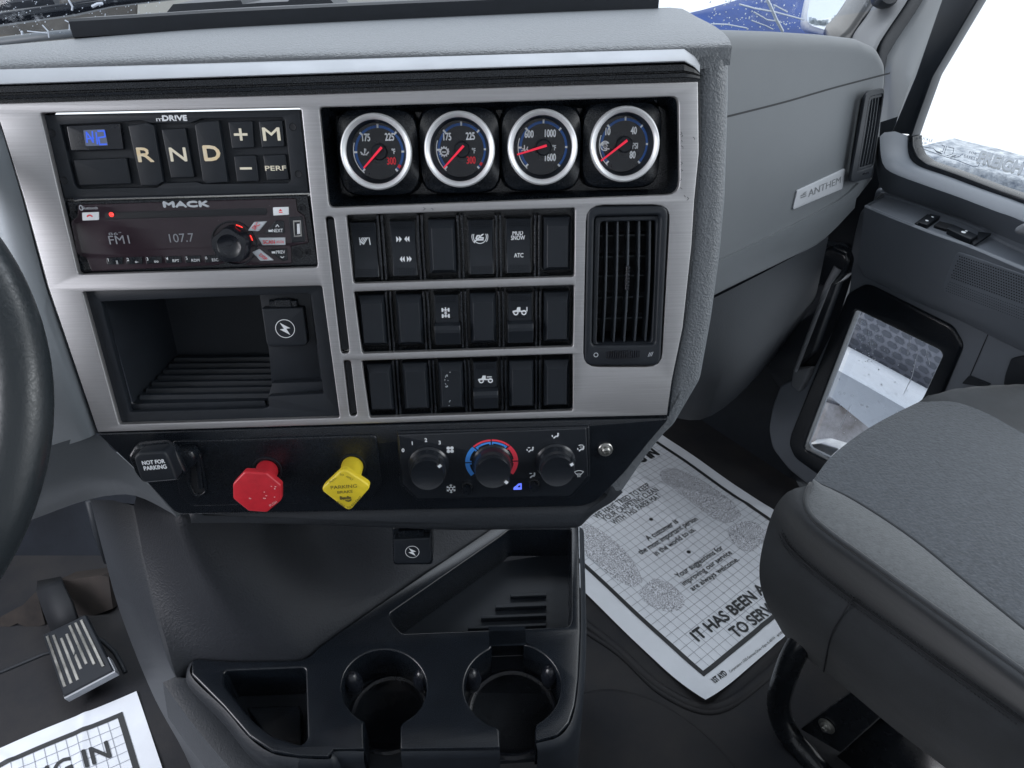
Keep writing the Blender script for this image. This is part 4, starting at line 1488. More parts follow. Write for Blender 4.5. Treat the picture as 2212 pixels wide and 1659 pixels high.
# ================================================================== brake valve knobs
def brake_knob(name, label, hole, front, poly, rp, mt, prot, th, ang_st):
    h_ = ppx(PF, zE, hole)
    c0 = Vector((0, 0))
    P = [Vector(PF.px(zE(*p), prot)) for p in poly]
    c = sum(P, Vector((0, 0))) / len(P)
    t = thing(name, label, 'brake knob', PF.at(h_.x, h_.y))
    MB().plate(PF, [rnd([tuple(p) for p in P], rp, 6)], prot - th, prot, .0016, 4).build('knob_head', mt, t, ang=.9)
    # hollow stem that leans slightly from the bushing to the head
    R = 88 * FU
    s_ = MB()
    rows = []
    for u, rr in ((0, 1.0), (.5, .98), (.86, .93), (1.0, 1.1)):
        cc = h_.lerp(c, u * .98)
        rows.append([PF.w(cc.x + R * rr * math.cos(a), cc.y + R * rr * math.sin(a), .002 + (prot - th - .002) * u) for a in [2 * math.pi * k / 36 for k in range(36)]])
    s_.grid(rows, True)
    cc = h_.lerp(c, .02)
    st = s_.build('stem', mt, t, ang=.7)
    nb = MB()
    for da in (60, 100, 140):
        a = math.radians(da)
        nb.box(Fr(PF.w(cc.x + R * math.cos(a), cc.y + R * math.sin(a), .0), PF.ex * -math.sin(a) + PF.ey * math.cos(a), PF.ex * math.cos(a) + PF.ey * math.sin(a)), -.0010, .0010, -.0004, .0006, .001, .0065)
    nb.build('stem_slots', DARK, t)
    return t, c


oct_ = [(1078, 348), (1238, 358), (1346, 448), (1346, 560), (1242, 646), (1108, 636), (996, 545), (994, 438)]
rkn, c = brake_knob('red_brake_knob', 'red octagonal push pull brake knob on the black lower panel', (1250, 328), (1170, 495), oct_, .0016, REDK, .042, .008, 0)
m = MB()
rr = random.Random(5)
m.textfit(PF, zE, 'PUSH', (1270, 604), (1320, 572), 18, .0424, bold=-.01)
for x, y in ((1118, 540), (1125, 543), (1230, 540), (1225, 495), (1278, 452), (1300, 470), (1305, 455), (1222, 540), (1240, 520), (1302, 530)):
    a = ppx(PF, zE, (x, y), .042)
    m.poly([PF.w(a.x + rr.uniform(.0004, .0013) * math.cos(k * 1.05), a.y + rr.uniform(.0002, .0007) * math.sin(k * 1.05), .0423) for k in range(6)])
m.build('worn_lettering', PINKP, rkn, smooth=False)
dia = [(1800, 322), (2003, 455), (1842, 640), (1630, 478)]
ykn, c = brake_knob('yellow_brake_knob', 'yellow diamond shaped parking brake knob with printed lettering', (1868, 300), (1818, 475), dia, .0050, YELK, .042, .008, 0)
m = MB()
dz = .0424
m.textfit(PF, zE, 'PARKING', (1710, 476), (1900, 462), 25, dz, bold=.0)
m.textfit(PF, zE, 'BRAKE', (1758, 508), (1870, 500), 20, dz, bold=-.005)
m.textfit(PF, zE, 'Bendix', (1778, 550), (1856, 546), 23, dz, bold=.07)
m.textfit(PF, zE, 'TO', (1772, 376), (1802, 378), 15, dz)
m.textfit(PF, zE, 'APPLY', (1816, 386), (1866, 412), 14, dz)
m.textfit(PF, zE, 'PUSH', (1748, 572), (1800, 606), 16, dz)
m.textfit(PF, zE, 'TO', (1826, 617), (1858, 612), 15, dz)
m.textfit(PF, zE, 'RELEASE', (1868, 600), (1936, 534), 16, dz)
m.textfit(PF, zE, 'PULL', (1706, 432), (1752, 396), 14, dz, bold=-.02)
cc = PF.pl(zE, [(1812, 553), (1838, 556), (1860, 545), (1858, 560), (1838, 567), (1816, 562)], dz)
m.plate(PF, [cc], dz - .0001, dz)
m.build('printed_lettering', YPRINT, ykn, smooth=False)

# trailer hand valve lever
lv = thing('brake_lever', 'black trailer brake lever with NOT FOR PARKING printed on its paddle head', 'brake lever', PF.at(*ppx(PF, zE, (740, 350))))
slot = rnd(PF.pl(zE, [(655, 200), (735, 185), (770, 230), (815, 490), (770, 525), (705, 515), (668, 430)], .002), .004)
slot2 = rnd(PF.pl(zE, [(690, 215), (728, 205), (745, 240), (795, 485), (765, 508), (722, 500), (690, 430)], .002), .003)
MB().plate(PF, [slot, slot2], .0016, .0036, .0008, 2).build('slot_frame', BLACK, lv)
MB().plate(PF, [slot2], -.001, .0019).build('slot_floor', DARK, lv)
a, b_ = ppx(PF, zE, (735, 250), .004), ppx(PF, zE, (760, 470), .004)
MB().tube([PF.w(a.x, a.y, .003), PF.w(b_.x, b_.y, .003)], .0024, 12).build('slide_rail', BLACK, lv)
prot = .034
fc = PF.pl(zE, [(272, 248), (302, 212), (488, 200), (520, 232), (590, 408), (350, 432), (318, 395)], prot)
MB().plate(PF, [rnd(fc, .0022)], prot - .016, prot, .0022, 3).build('paddle', BLACKM, lv, ang=.8)
hb = MB()
q1 = rnd(PF.pl(zE, [(238, 232), (285, 158), (495, 142), (580, 190), (660, 350), (610, 405), (350, 428), (290, 360)], .020), .003)
q0 = rnd(PF.pl(zE, [(300, 215), (330, 165), (500, 150), (570, 190), (640, 330), (600, 380), (380, 400), (330, 330)], .012), .003)
hb.plate(PF, [q1], .010, .022, .003, 3)
q2 = rnd(PF.pl(zE, [(555, 195), (700, 180), (735, 235), (720, 300), (640, 360), (590, 330)], .012), .003)
hb.plate(PF, [q2], .002, .016, .003, 3)
hb.build('lever_arm', BLACK, lv, ang=.8)
m = MB()
m.textfit(PF, zE, 'NOT FOR', (340, 297), (503, 283), 27, prot + .0003, bold=.04)
m.textfit(PF, zE, 'PARKING', (353, 337), (516, 322), 28, prot + .0003, bold=.04)
m.build('lettering', WHITE, lv, smooth=False)

# ================================================================== passenger side of the dashboard
gl = rnd(GF.pl(zO, [(1500, 62), (1560, 62), (1700, 67), (1806, 74), (1870, 82), (1905, 98), (1921, 128), (1922, 160), (1908, 322), (1893, 392), (1858, 438), (1808, 487), (1771, 523), (1650, 585), (1500, 655)]), .008)
gd = MB().plate(GF, [gl], -.30, 0, .022, 5)
gd.build('passenger_dash', GREY2, dash, ang=1.2)
# step edge and dark underside
m = MB()
edge = resample([GF.w(*GF.px(p), 0.002) for p in [(1520, 575), (1562, 556), (1700, 490), (1808, 432), (1850, 395)]], 16)
edge2 = resample([GF.w(*GF.px(p), -0.004) for p in [(1520, 655), (1562, 632), (1708, 560), (1780, 522), (1845, 455)]], 16)
m.grid([[p - GF.n * .006 for p in edge], [p + GF.n * .002 for p in edge], [a_.lerp(b_, .9) + GF.n * .004 for a_, b_ in zip(edge, edge2)], [b_ for b_ in edge2], [b_ - GF.n * .05 for b_ in edge2]])
m.build('lower_ledge', GREY2, dash, ang=1.0)
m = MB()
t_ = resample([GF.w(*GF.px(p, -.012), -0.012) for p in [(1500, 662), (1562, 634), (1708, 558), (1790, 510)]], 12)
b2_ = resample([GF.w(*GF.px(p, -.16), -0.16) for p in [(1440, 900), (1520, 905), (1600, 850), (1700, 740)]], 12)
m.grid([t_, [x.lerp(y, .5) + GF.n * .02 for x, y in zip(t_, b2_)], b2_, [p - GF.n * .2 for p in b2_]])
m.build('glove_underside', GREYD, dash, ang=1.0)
m = MB()
sp = resample([GF.w(*GF.px(p), 0.0003) for p in [(1560, 254), (1590, 247), (1700, 219), (1800, 190), (1922, 158)]], 24)
m.grid([[p + GF.ey * .0012 for p in sp], [p - GF.ey * .0012 for p in sp]]).build('lid_seam', DARK, dash)
vent(GF, zH, 'narrow black air vent at the passenger end of the dashboard', [(1532, 398), (1614, 378), (1556, 768), (1462, 792)], [(1545, 418), (1606, 402), (1560, 720), (1492, 742)], [(1550, 428), (1602, 416), (1556, 708), (1500, 726)],
     4, [.5], ((1512, 752), (1546, 744), 4), GF, ro=.012, prot=.004, ds=.25, dz=.014)
bd = thing('name_badge', 'brushed metal name badge with raised letters on the passenger dash', 'badge', GF.at(*ppx(GF, zI, (600, 150))))
q = rnd(GF.pl(zI, [(482, 157), (726, 44), (733, 50), (714, 150), (462, 257), (460, 248)], .002), .002)
MB().plate(GF, [q], 0, .003, .0008, 2).build('badge_plate', TRIM, bd)
m = MB()
m.textfit(GF, zI, 'ANTHEM', (540, 192), (708, 118), 34, .0034, bold=.0)
for k in range(3):
    a, b_ = ppx(GF, zI, (502 + (12 if k == 0 else 0), 176 + k * 10), .0034), ppx(GF, zI, (530, 165 + k * 10), .0034)
    m.stroke(GF, [a, b_], .0016, .0034)
m.build('raised_letters', mat('badge_letter_grey', (.12, .13, .14), .5), bd, smooth=False)
# ================================================================== console tray
con = thing('centre_console', 'black plastic console tray with two cup holders, coin bin and angled phone pocket', 'console', CF.at(0, 0))


def circ(cx, cy, rx, ry, a0, a1, n=24):
    return [(cx + rx * math.cos(math.radians(a0 + (a1 - a0) * k / n)), cy - ry * math.sin(math.radians(a0 + (a1 - a0) * k / n))) for k in range(n + 1)]


keyL = [(1170, 1320), (1170, 1200)] + circ(1085, 1000, 222, 198, -62, 242, 36) + [(975, 1195), (980, 1320)]
keyR = [(1878, 1278), (1875, 1215)] + circ(1755, 995, 252, 222, -60, 76, 20) + [(1815, 765), (1812, 690), (1642, 690), (1646, 785)] + circ(1755, 995, 252, 222, 118, 250, 20) + [(1688, 1220), (1690, 1312)]
out = [(80, 858), (100, 846), (300, 862), (650, 856), (700, 834), (760, 776), (1000, 606), (1300, 400), (1590, 205), (1700, 130), (2100, 130), (2108, 500), (2110, 700), (2098, 950), (2080, 1090), (2050, 1182), (1990, 1245)] + keyR + keyL + [(820, 1320), (790, 1358), (640, 1355), (500, 1330), (380, 1250), (250, 1100), (80, 930)]
binq = rnd(CF.pl(zM, [(250, 925), (262, 912), (660, 896), (676, 905), (686, 1268), (652, 1300), (500, 1252), (400, 1172), (250, 985)]), .003)
pock = rnd(CF.pl(zM, [(1112, 612), (1700, 205), (1740, 172), (2062, 172), (2062, 650), (2045, 680), (1180, 715), (1130, 660)]), .004)
m = MB()
m.plate(CF, [CF.pl(zM, out), binq, pock], -.055, 0, .0022, 3)
m.build('tray_top', BLACK, con, ang=.7)
m = MB()
big = CF.pl(zM, [(80, 870), (650, 870), (1600, 215), (2100, 140), (2100, 900), (1990, 1235), (820, 1310), (640, 1345), (500, 1320), (250, 1095)])
m.plate(CF, [big], -.062, -.0545)
m.build('tray_floor', BLACKM, con)
m = MB()
for c, r in (((1085, 1000), 222), ((1755, 995), 252)):
    q = ppx(CF, zM, c)
    e = ppx(CF, zM, (c[0] + r, c[1]))
    R = (e - q).length
    m.lathe(CF, q.x, q.y, [(R * 1.0, -.054), (R * .93, -.053), (R * .86, -.0545)], 40, cap1=True)
m.build('cup_base', BLACKG, con)
for c, r in (((1085, 1000), 222), ((1755, 995), 252)):
    q = ppx(CF, zM, c)
    e = ppx(CF, zM, (c[0] + r, c[1]))
    R = (e - q).length
    for a in (28, 152):
        a = math.radians(a)
        x, y = q.x + R * .97 * math.cos(a), q.y + R * .97 * math.sin(a)
        rows = []
        for k in range(7):
            u = k / 6 * math.pi
            rows.append([CF.w(x + .0105 * math.sin(u) * math.cos(v), y + .0105 * math.sin(u) * math.sin(v), -.025 + .020 * math.cos(u)) for v in [2 * math.pi * j / 14 for j in range(14)]])
        MB().grid(rows, True).build('cup_grip', BLACKG, con, ang=2)
m = MB()
for k, (y, x0) in enumerate(((485, 1745), (545, 1665), (603, 1590), (660, 1520))):
    a, b_ = ppx(CF, zM, (x0, y), -.035), ppx(CF, zM, (1935, y - 2), -.035)
    m.box(CF, a.x, b_.x, a.y - .0018, a.y + .0018, -.054, -.048 + k * .001, .0006)
m.build('pocket_ribs', BLACKM, con)
# sloping inner shelf of the bin and the skirt below the tray
m = MB()
q = rnd(CF.pl(zM, [(345, 1060), (632, 1052), (640, 1290), (520, 1255), (430, 1190)], -.02), .003)
m.plate(CF, [q], -.055, -.036, .002, 2)
m.build('bin_step', BLACK, con)
m = MB()
for nm_, pts_, mt_ in (('side_skirt', [(78, 850), (78, 935), (250, 1104), (380, 1254), (500, 1334), (640, 1359)], GREYD), ('front_skirt', [(640, 1359), (795, 1362), (822, 1324), (978, 1322)], BLACKM), ('front_skirt', [(1172, 1314), (1400, 1305), (1688, 1294)], BLACKM),  # left skirt greyer than the front, side light put into its colour
                     ('front_skirt', [(1880, 1280), (1992, 1250), (2054, 1184), (2084, 1092), (2102, 950), (2114, 700), (2112, 500), (2105, 150)], BLACKM)):
  edge = resample([Vector((*p, 0)) for p in CF.pl(zM, pts_)], 50)
  rows = []
  for g, dd in ((.0, -.004), (.004, -.007), (.0065, -.014), (.008, -.05), (.012, -.20), (.012, -.36)):
    r = []
    for i, p in enumerate(edge):
        t_ = (edge[min(i + 1, 49)] - edge[max(i - 1, 0)]).normalized()
        nn = Vector((-t_.y, t_.x, 0)) * -1
        r.append(CF.w(p.x + nn.x * g, p.y + nn.y * g, dd))
    rows.append(r)
  MB().grid(rows).build(nm_, mt_, con, ang=1.0)

# ================================================================== dash underside wall and engine cover
ec = thing('engine_cover', 'dark grey grained engine cover panel sloping down from the dash to the console', 'engine cover', CF.w(0, .2, -.1))


def mixrow(pts, n=30): return resample(pts, n)


def cfp(x, y, d=-.004): return CF.w(*CF.px((x, y), d), d)


topc = [pt(289, 1095, .74), pt(340, 1100, .705), pt(395, 1105, .670), pt(410, 1107, .669), pt(560, 1120, .715), pt(590, 1125, .730), pt(700, 1125, .80), pt(860, 1125, .82), pt(1050, 1125, .86), pt(1150, 1130, .90)]
midc = [pt(309, 1200, .74), pt(360, 1200, .712), pt(412, 1200, .682), pt(428, 1200, .680), pt(575, 1205, .720), pt(605, 1205, .735), pt(720, 1205, .79), pt(850, 1210, .80), pt(960, 1200, .83), pt(1110, 1150, .87)]
botc = [cfp(378, 1453), cfp(414, 1428), cfp(480, 1426), cfp(560, 1427), cfp(649, 1424), cfp(695, 1393), cfp(850, 1285), cfp(1110, 1110)]
a, b_, c = mixrow(topc, 40), mixrow(midc, 40), mixrow(botc, 40)
rows = []
for k in range(13):
    t_ = k / 12
    rows.append([x * (1 - t_) ** 2 + (y * 2 - (x + z) * .5) * 2 * t_ * (1 - t_) + z * t_ ** 2 for x, y, z in zip(a, b_, c)])
rows.insert(0, [p + Vector((0, .05, .03)) for p in a])
rows.append([p + Vector((0, 0, -.05)) for p in c])
MB().grid(rows).build('sloping_wall', CARPET, ec, ang=1.2)
# left edge flank running down into the driver footwell
e0 = resample([pt(289, 1092, .74), pt(311, 1206, .74), pt(345, 1356, .738), pt(376, 1453, .735), pt(440, 1560, .75), pt(500, 1680, .765)], 30)
e1 = resample([pt(240, 1080, .755), pt(262, 1206, .762), pt(300, 1330, .77), pt(350, 1440, .79), pt(420, 1560, .80), pt(470, 1680, .80)], 30)
e2 = resample([pt(195, 1080, .78), pt(225, 1200, .84), pt(262, 1330, .90), pt(330, 1500, .95), pt(395, 1620, .96), pt(430, 1700, .96)], 30)
e3 = [p + Vector((.05, .25, -.25)) for p in e2]
MB().grid([[p + Vector((.03, 0, 0)) for p in e0], e0, [x.lerp(y, .15) for x, y in zip(e0, e1)], e1, e2, e3]).build('footwell_flank', GREYD, ec, ang=1.0)
s0 = resample([cfp(378, 1462, -.012), cfp(440, 1545, -.02), cfp(520, 1640, -.03), cfp(600, 1720, -.04)], 16)
s1 = [p + Vector((-.012, -.004, -.004)) for p in s0]
s2 = [p + Vector((-.02, -.006, -.06)) for p in s0]
MB().grid([[p + Vector((.02, 0, -.004)) for p in s0], s0, s1, s2]).build('side_rail', GREYD, ec, ang=.6)

# ================================================================== floor and cab shell
m = MB()
rows = []
rr = random.Random(11)
for j in range(40):
    yy = -.8 + 2.6 * j / 39
    xm = max(.62, .60 + (1.17 - yy) * .649 - .005)
    rows.append([Vector((-1.6 + (xm + 1.6) * i / 40, yy, 0.0)) for i in range(41)])
m.grid(rows).build('floor', RUBBER, kind='structure')
# raised ribs of the rubber mat round the passenger footwell
m = MB()
for off, hh in ((0, .006), (.030, .004)):
    P = [on_z(1240 + off * 100, 1330 + off * 700, 0), on_z(1330 + off * 300, 1400 + off * 500, 0), on_z(1430, 1490 + off * 300, 0), on_z(1540, 1530 + off * 300, 0), on_z(1640, 1470 + off * 300, 0), on_z(1730, 1380 + off * 400, 0)]
    P = resample(P, 40)
    m.tube([p + Vector((0, 0, 0)) for p in P], .008 if off == 0 else .005, 8)
m.build('floor_rib', RUBBER, kind='structure', ang=2)
q = resample([on_z(1230, 1505, .0), on_z(1320, 1492, .0), on_z(1420, 1520, .0), on_z(1520, 1590, .0), on_z(1620, 1700, .0)], 30)
m = MB()
top = [p + Vector((0, 0, .012)) for p in q]
inn = [p + Vector((-.05, -.9, .012)) for p in q]
m.grid([q, [p + Vector((0, -.004, .010)) for p in q], [p + Vector((0, -.012, .013)) for p in q], inn])
m.build('floor_step', RUBBER, kind='structure', ang=1)
# firewall and toe boards
m = MB()
m.poly([Vector((-1.6, 1.48, -.02)), Vector((.64, 1.48, -.02)), Vector((.62, 1.25, .72)), Vector((-1.6, 1.25, .72))])
m.poly([Vector((-1.6, .98, .0)), Vector((-.25, .98, .0)), Vector((-.25, 1.30, .30)), Vector((-1.6, 1.30, .30))])
m.build('firewall', mat('firewall_lining', (.014, .017, .023), .8, spec=.15, bump=.4, bscale=120, bdist=.001, var=.3, vscale=8), kind='structure')

# ================================================================== paper floor mats
def solve_corner(P): return [on_z(p[0], p[1], .004) for p in P]


RM = BilFr(solve_corner([(1520, 1528.6), (1856.5, 1229.8), (1380, 903), (1044, 1071)]), .45, .60)
pm = thing('paper_mat', 'white paper floor mat with printed slogans in the passenger footwell beneath the seat edge', 'paper mat', RM.c[0].copy(), 'paper floor mats')


def sheet(fr, par, Wd, Hd, bl_, br_, bt_, bb_, na=24, nb=31):
    m = MB()
    m.grid([[fr.w(Wd * i / 110, Hd * j / 140, 0) for i in range(111)] for j in range(141)])
    m.build('sheet', PAPER, par, ang=3)
    g = MB()
    w_ = .0007
    n = na
    for k in range(1, n):
        x = bl_ + (br_ - bl_) * k / n
        g.grid([[fr.w(x - w_ / 2, bb_ + (bt_ - bb_) * j / 110, .0007) for j in range(111)], [fr.w(x + w_ / 2, bb_ + (bt_ - bb_) * j / 110, .0007) for j in range(111)]])
    n = nb
    for k in range(1, n):
        y = bb_ + (bt_ - bb_) * k / n
        g.grid([[fr.w(bl_ + (br_ - bl_) * j / 110, y - w_ / 2, .0007) for j in range(111)], [fr.w(bl_ + (br_ - bl_) * j / 110, y + w_ / 2, .0007) for j in range(111)]])
    g.build('printed_grid', GRIDINK, par, smooth=False, weld=False)
    b = MB()
    t = .008

    def bar(x0, x1, y0, y1):
        n1_, n2_ = (110, 6) if x1 - x0 > y1 - y0 else (6, 130)
        b.grid([[fr.w(x0 + (x1 - x0) * i / n1_, y0 + (y1 - y0) * j / n2_, .0009) for i in range(n1_ + 1)] for j in range(n2_ + 1)])
    bar(bl_ - t, bl_, bb_ - t, bt_ + t)
    bar(br_, br_ + t, bb_ - t, bt_ + t)
    bar(bl_, br_, bb_ - t, bb_)
    bar(bl_, br_, bt_, bt_ + t)
    b.build('printed_border', INK, par, smooth=False)


p = RM.px(zJ(790, 1415))
pr_ = RM.px(zJ(1160, 555))
sheet(RM, pm, .45, .60, p[0] + .004, pr_[0] - .004, .545, p[1] + .004)
m = MB()
for st, a, b_, h_, bo in (("WE HAVE TRIED TO KEEP", (205, 545), (502, 377), 30, .0), ('YOUR CARPETING CLEAN', (250, 560), (547, 400), 30, .0), ('WITH THIS PAPER MAT', (303, 580), (560, 436), 30, .0),
                          ('A customer is', (490, 668), (655, 572), 30, .01), ('the most important person', (448, 745), (765, 555), 30, .01), ('in the world to us.', (534, 750), (752, 612), 30, .01),
                          ('Your suggestions for', (655, 872), (905, 715), 32, .01), ('improving our service', (688, 915), (952, 742), 32, .01), ('are always welcome.', (735, 945), (992, 780), 32, .01),
                          ('IT HAS BEEN A PLEASURE', (765, 1232), (1392, 760), 56, .02), ('TO SERVE YOU', (978, 1208), (1330, 945), 56, .02),
                          ('COMING IN', (262, 330), (550, 190), 46, .03),
                          ('1ST AYD', (856, 1470), (925, 1412), 36, .03), ('Corporation • 1325 Gateway Drive • Elgin, IL 60124', (940, 1402), (1192, 1206), 15, .0), ('#1026', (1206, 1196), (1250, 1160), 15, .0)):
    A = Vector(RM.px(zJ(*a)))
    B = Vector(RM.px(zJ(*b_)))
    q = zJ(a[0], a[1] - h_)
    Hh = abs(RM.px(q)[1] - A.y) * (1.6 if h_ > 40 else 1.3)
    MB().text(RM, st, A.x, A.y, Hh, .0010, rot=math.atan2(B.y - A.y, B.x - A.x), width=(B - A).length, bold=bo + (.012 if h_ > 40 else .004), align='L').build('printed_line', INK, pm, smooth=False, weld=False)
for c in ((503, 553), (712, 727)):
    q = RM.px(zJ(*c))
    m.poly([RM.w(q[0] + .0042 * math.cos(k * .4488), q[1] + .0042 * math.sin(k * .4488), .0010) for k in range(14)])
m.build('printed_dots', INK, pm, smooth=False, weld=False)
SPK = mat('speckled_print', (.70, .73, .79), .6)
nt = SPK.node_tree
tc = nt.nodes.new('ShaderNodeTexCoord'); nz = nt.nodes.new('ShaderNodeTexNoise'); mr = nt.nodes.new('ShaderNodeMapRange'); mx = nt.nodes.new('ShaderNodeMix')
nz.inputs['Scale'].default_value = 620; nz.inputs['Detail'].default_value = 1
mr.inputs[1].default_value, mr.inputs[2].default_value = .50, .56
mx.data_type = 'RGBA'; mx.inputs[6].default_value = (.74, .77, .84, 1); mx.inputs[7].default_value = (.15, .16, .18, 1)
nt.links.new(tc.outputs['Object'], nz.inputs['Vector']); nt.links.new(nz.outputs[0], mr.inputs[0]); nt.links.new(mr.outputs[0], mx.inputs[0]); nt.links.new(mx.outputs[2], nt.nodes['Principled BSDF'].inputs['Base Color'])
for lab, P in (('right sole print', [(548, 300), (560, 272), (620, 265), (700, 290), (800, 340), (890, 400), (960, 460), (1005, 520), (990, 560), (910, 575), (840, 545), (740, 470), (640, 400), (570, 350)]),
               ('right heel print', [(920, 610), (1010, 560), (1090, 570), (1140, 640), (1125, 690), (1060, 738), (990, 720), (940, 670)]),
               ('left sole print', [(120, 560), (200, 590), (270, 640), (340, 700), (400, 770), (440, 840), (462, 900), (420, 930), (340, 905), (260, 850), (180, 780), (120, 720)]),
               ('left heel print', [(430, 950), (515, 868), (600, 890), (660, 940), (692, 1000), (680, 1045), (610, 1065), (540, 1050), (470, 1010)])):
    q = rnd([RM.px(zJ(*x)) for x in P], .01, 3)
    ys_ = [y for x, y in q]
    y0_, y1_ = min(ys_), max(ys_)
    rows_ = []
    for k_ in range(1, 60):
        yy = y0_ + (y1_ - y0_) * k_ / 60
        xs_ = []
        for i_ in range(len(q)):
            (xa, ya), (xb, yb) = q[i_ - 1], q[i_]
            if (ya - yy) * (yb - yy) < 0: xs_.append(xa + (xb - xa) * (yy - ya) / (yb - ya))
        if len(xs_) < 2: continue
        xa, xb = min(xs_), max(xs_)
        rows_.append([RM.w(xa + (xb - xa) * j_ / 40, yy, .0006) for j_ in range(41)])
    MB().grid(rows_).build('footprint', SPK, pm, smooth=False, label=lab)

zl = .004
c3, c2, c4 = on_z(-250, 1724, zl), on_z(294.5, 1492.6, zl), on_z(398, 1800, zl)
LMf = BilFr([c3 + (c4 - c2) * 1.9, c4 + (c4 - c2) * .9, c2, c3], .45, .60)
k = (c4 - c2).length * 1.9
LMf.H = k
LMf.W = (c3 - c2).length
lm = thing('paper_mat', 'white paper floor mat with COMING IN lettering in the driver footwell below the pedal', 'paper mat', LMf.c[3].copy(), 'paper floor mats')
cr = LMf.px(zL(690, 1350))
sheet(LMf, lm, LMf.W, LMf.H, .05, cr[0] - .004, cr[1] - .004, .08, 17, 24)
m = MB()
A = Vector(LMf.px(zL(255, 1690))); B = Vector(LMf.px(zL(640, 1592)))
A = Vector(LMf.px(zL(-150, 1905)))
H_ = .031
m.text(LMf, 'COMING IN', B.x, B.y, H_, .0010, rot=0, width=H_ * 6.2, bold=.02, align='R')
m.build('printed_lettering', INK, lm, smooth=False, weld=False)
m = MB()
m.text(LMf, 'WE HAVE TRIED TO KEEP', LMf.W / 2, B.y - .09, .02, .0010, width=.25, align='C')
m.build('printed_lettering', INK, lm, smooth=False, weld=False)

# ================================================================== accelerator pedal
TLp, TRp, BRp, BLp = pt(92, 1371, 1.16), pt(184, 1327.6, 1.16), pt(244, 1447.6, 1.085), pt(137, 1504, 1.07)
PD = BilFr([BLp, BRp, TRp, TLp], .09, .13)
PD.n = (BRp - BLp).cross(TLp - BLp).normalized()
if PD.n.dot(CAM - BLp) < 0: PD.n *= -1
PD.w = lambda a, b, d=0.0: (lambda u, v: BLp * (1 - u) * (1 - v) + BRp * u * (1 - v) + TRp * u * v + TLp * (1 - u) * v + PD.n * d)(a / .09, b / .13)
pe = thing('accelerator_pedal', 'black accelerator pedal with bright metal ribs in the driver footwell', 'pedal', BLp.copy())
MB().box(PD, 0, .09, 0, .13, -.008, 0, .0015).build('pedal_pad', BLACKM, pe)
MB().box(PD, -.001, .091, -.003, .004, -.014, -.003).box(PD, .086, .092, .0, .03, -.014, -.003).build('metal_edge', TRIM, pe)
m = MB()
for i in range(7):
    x = .008 + i * .0118
    y0, y1 = .014, .122
    if i in (3, 4): y0 = .030 if i == 3 else .034
    if i == 5: y0 = .026
    if i in (2,): y1 = .105
    if i == 3: y1 = .108
    if i == 1: y1 = .118
    m.box(PD, x - .0028, x + .0028, y0, y1, 0, .0022, .0006)
m.build('metal_ribs', STEEL, pe)
a = (TLp + TRp) / 2
MB().grid([[pt(110, 1366, 1.165), pt(165, 1340, 1.165)], [pt(92, 1320, 1.18), pt(152, 1300, 1.18)], [pt(78, 1278, 1.20), pt(135, 1262, 1.20)], [pt(80, 1255, 1.26), pt(132, 1245, 1.26)]]).build('pedal_arm', DARK, pe, ang=1, solid=.008)
m = MB()
Q_ = [pt(*zL(x, y), 1.24) for x, y in [(322, 582), (590, 548), (625, 560), (650, 740), (520, 790), (410, 790), (385, 690)]]
m.poly(Q_).grid([Q_, [p + Vector((0, .05, -.03)) for p in Q_]], True)
m.build('upper_bracket', mat('dusty_bracket', (.022, .021, .022), .8, spec=.2, vcol=(.050, .042, .038), vscale=14), pe, smooth=False)
m = MB()
Q_ = [pt(*zL(x, y), 1.22) for x, y in [(0, 790), (90, 740), (130, 720), (210, 640), (260, 830), (180, 860), (100, 825), (0, 870)]]
m.poly(Q_).grid([Q_, [p + Vector((0, .05, -.03)) for p in Q_]], True)
m.build('side_bracket', mat('dusty_bracket_side', (.022, .021, .022), .8, spec=.2, vcol=(.055, .046, .041), vscale=12), pe, smooth=False)
m = MB()
m.tube([pt(*zL(x, y), t_) for x, y, t_ in ((515, 120, 1.1), (560, 300, 1.13), (620, 470, 1.16))], .006, 8)
m.tube([on_z(*zL(x, y), 0.001) for x, y in ((-80, 1140), (0, 1110), (120, 1060), (250, 1005), (420, 960))], .003, 8)
m.tube([on_z(*zL(x, y), 0.001) for x, y in ((420, 860), (590, 925), (660, 990), (700, 1060), (722, 1110))], .0035, 8)
m.build('floor_trim_seam', GREYD, kind='structure', ang=2)
m = MB()
a = pt(40, 1330, 1.25)
PB = Fr(a, (1, .1, .12), (0, .5, .8))
m.plate(PB, [rnd([(-.10, -.06), (.02, -.075), (.04, -.02), (.06, .02), (.0, .03), (-.12, .02)], .01)], -.06, -.03, .008, 3)
m.build('pedal_bracket', GREYD, pe, ang=1)

# ================================================================== steering wheel
sw = thing('steering_wheel', 'dark grey leather rimmed steering wheel cut off by the left edge', 'steering wheel', pt(-500, 910, .47))
cc = pt(-690, 915, .46)
WF = Fr(cc, (1, 0, 0), (0, .66, .75))
Rr = (pt(46, 905, .46) - cc).length
ring = []
for k in range(97):
    a = 2 * math.pi * k / 96 + math.pi
    ring.append(cc + (WF.ex * math.cos(a) + (UP) * math.sin(a) * .90 + FW * .10 * math.sin(a)) * Rr)
LEATH = mat('steering_leather', (.020, .025, .029), .36, bump=.15, bscale=500, kind='grain', bdist=.0004, rvar=.08)
MB().tube(ring, .0178, 24, cap=False).build('rim', LEATH, sw, ang=3)
m = MB()
m.tube([cc + FW * .05, cc + WF.ex * Rr * .55 + FW * .03, cc + WF.ex * Rr * .0 + UP * -Rr * .98], .014, 12)
m.tube([cc + FW * .05, cc - WF.ex * Rr * .98], .014, 12)
m.tube([cc + FW * .05, cc + UP * Rr * .98], .014, 12)
m.build('spokes', LEATH, sw)
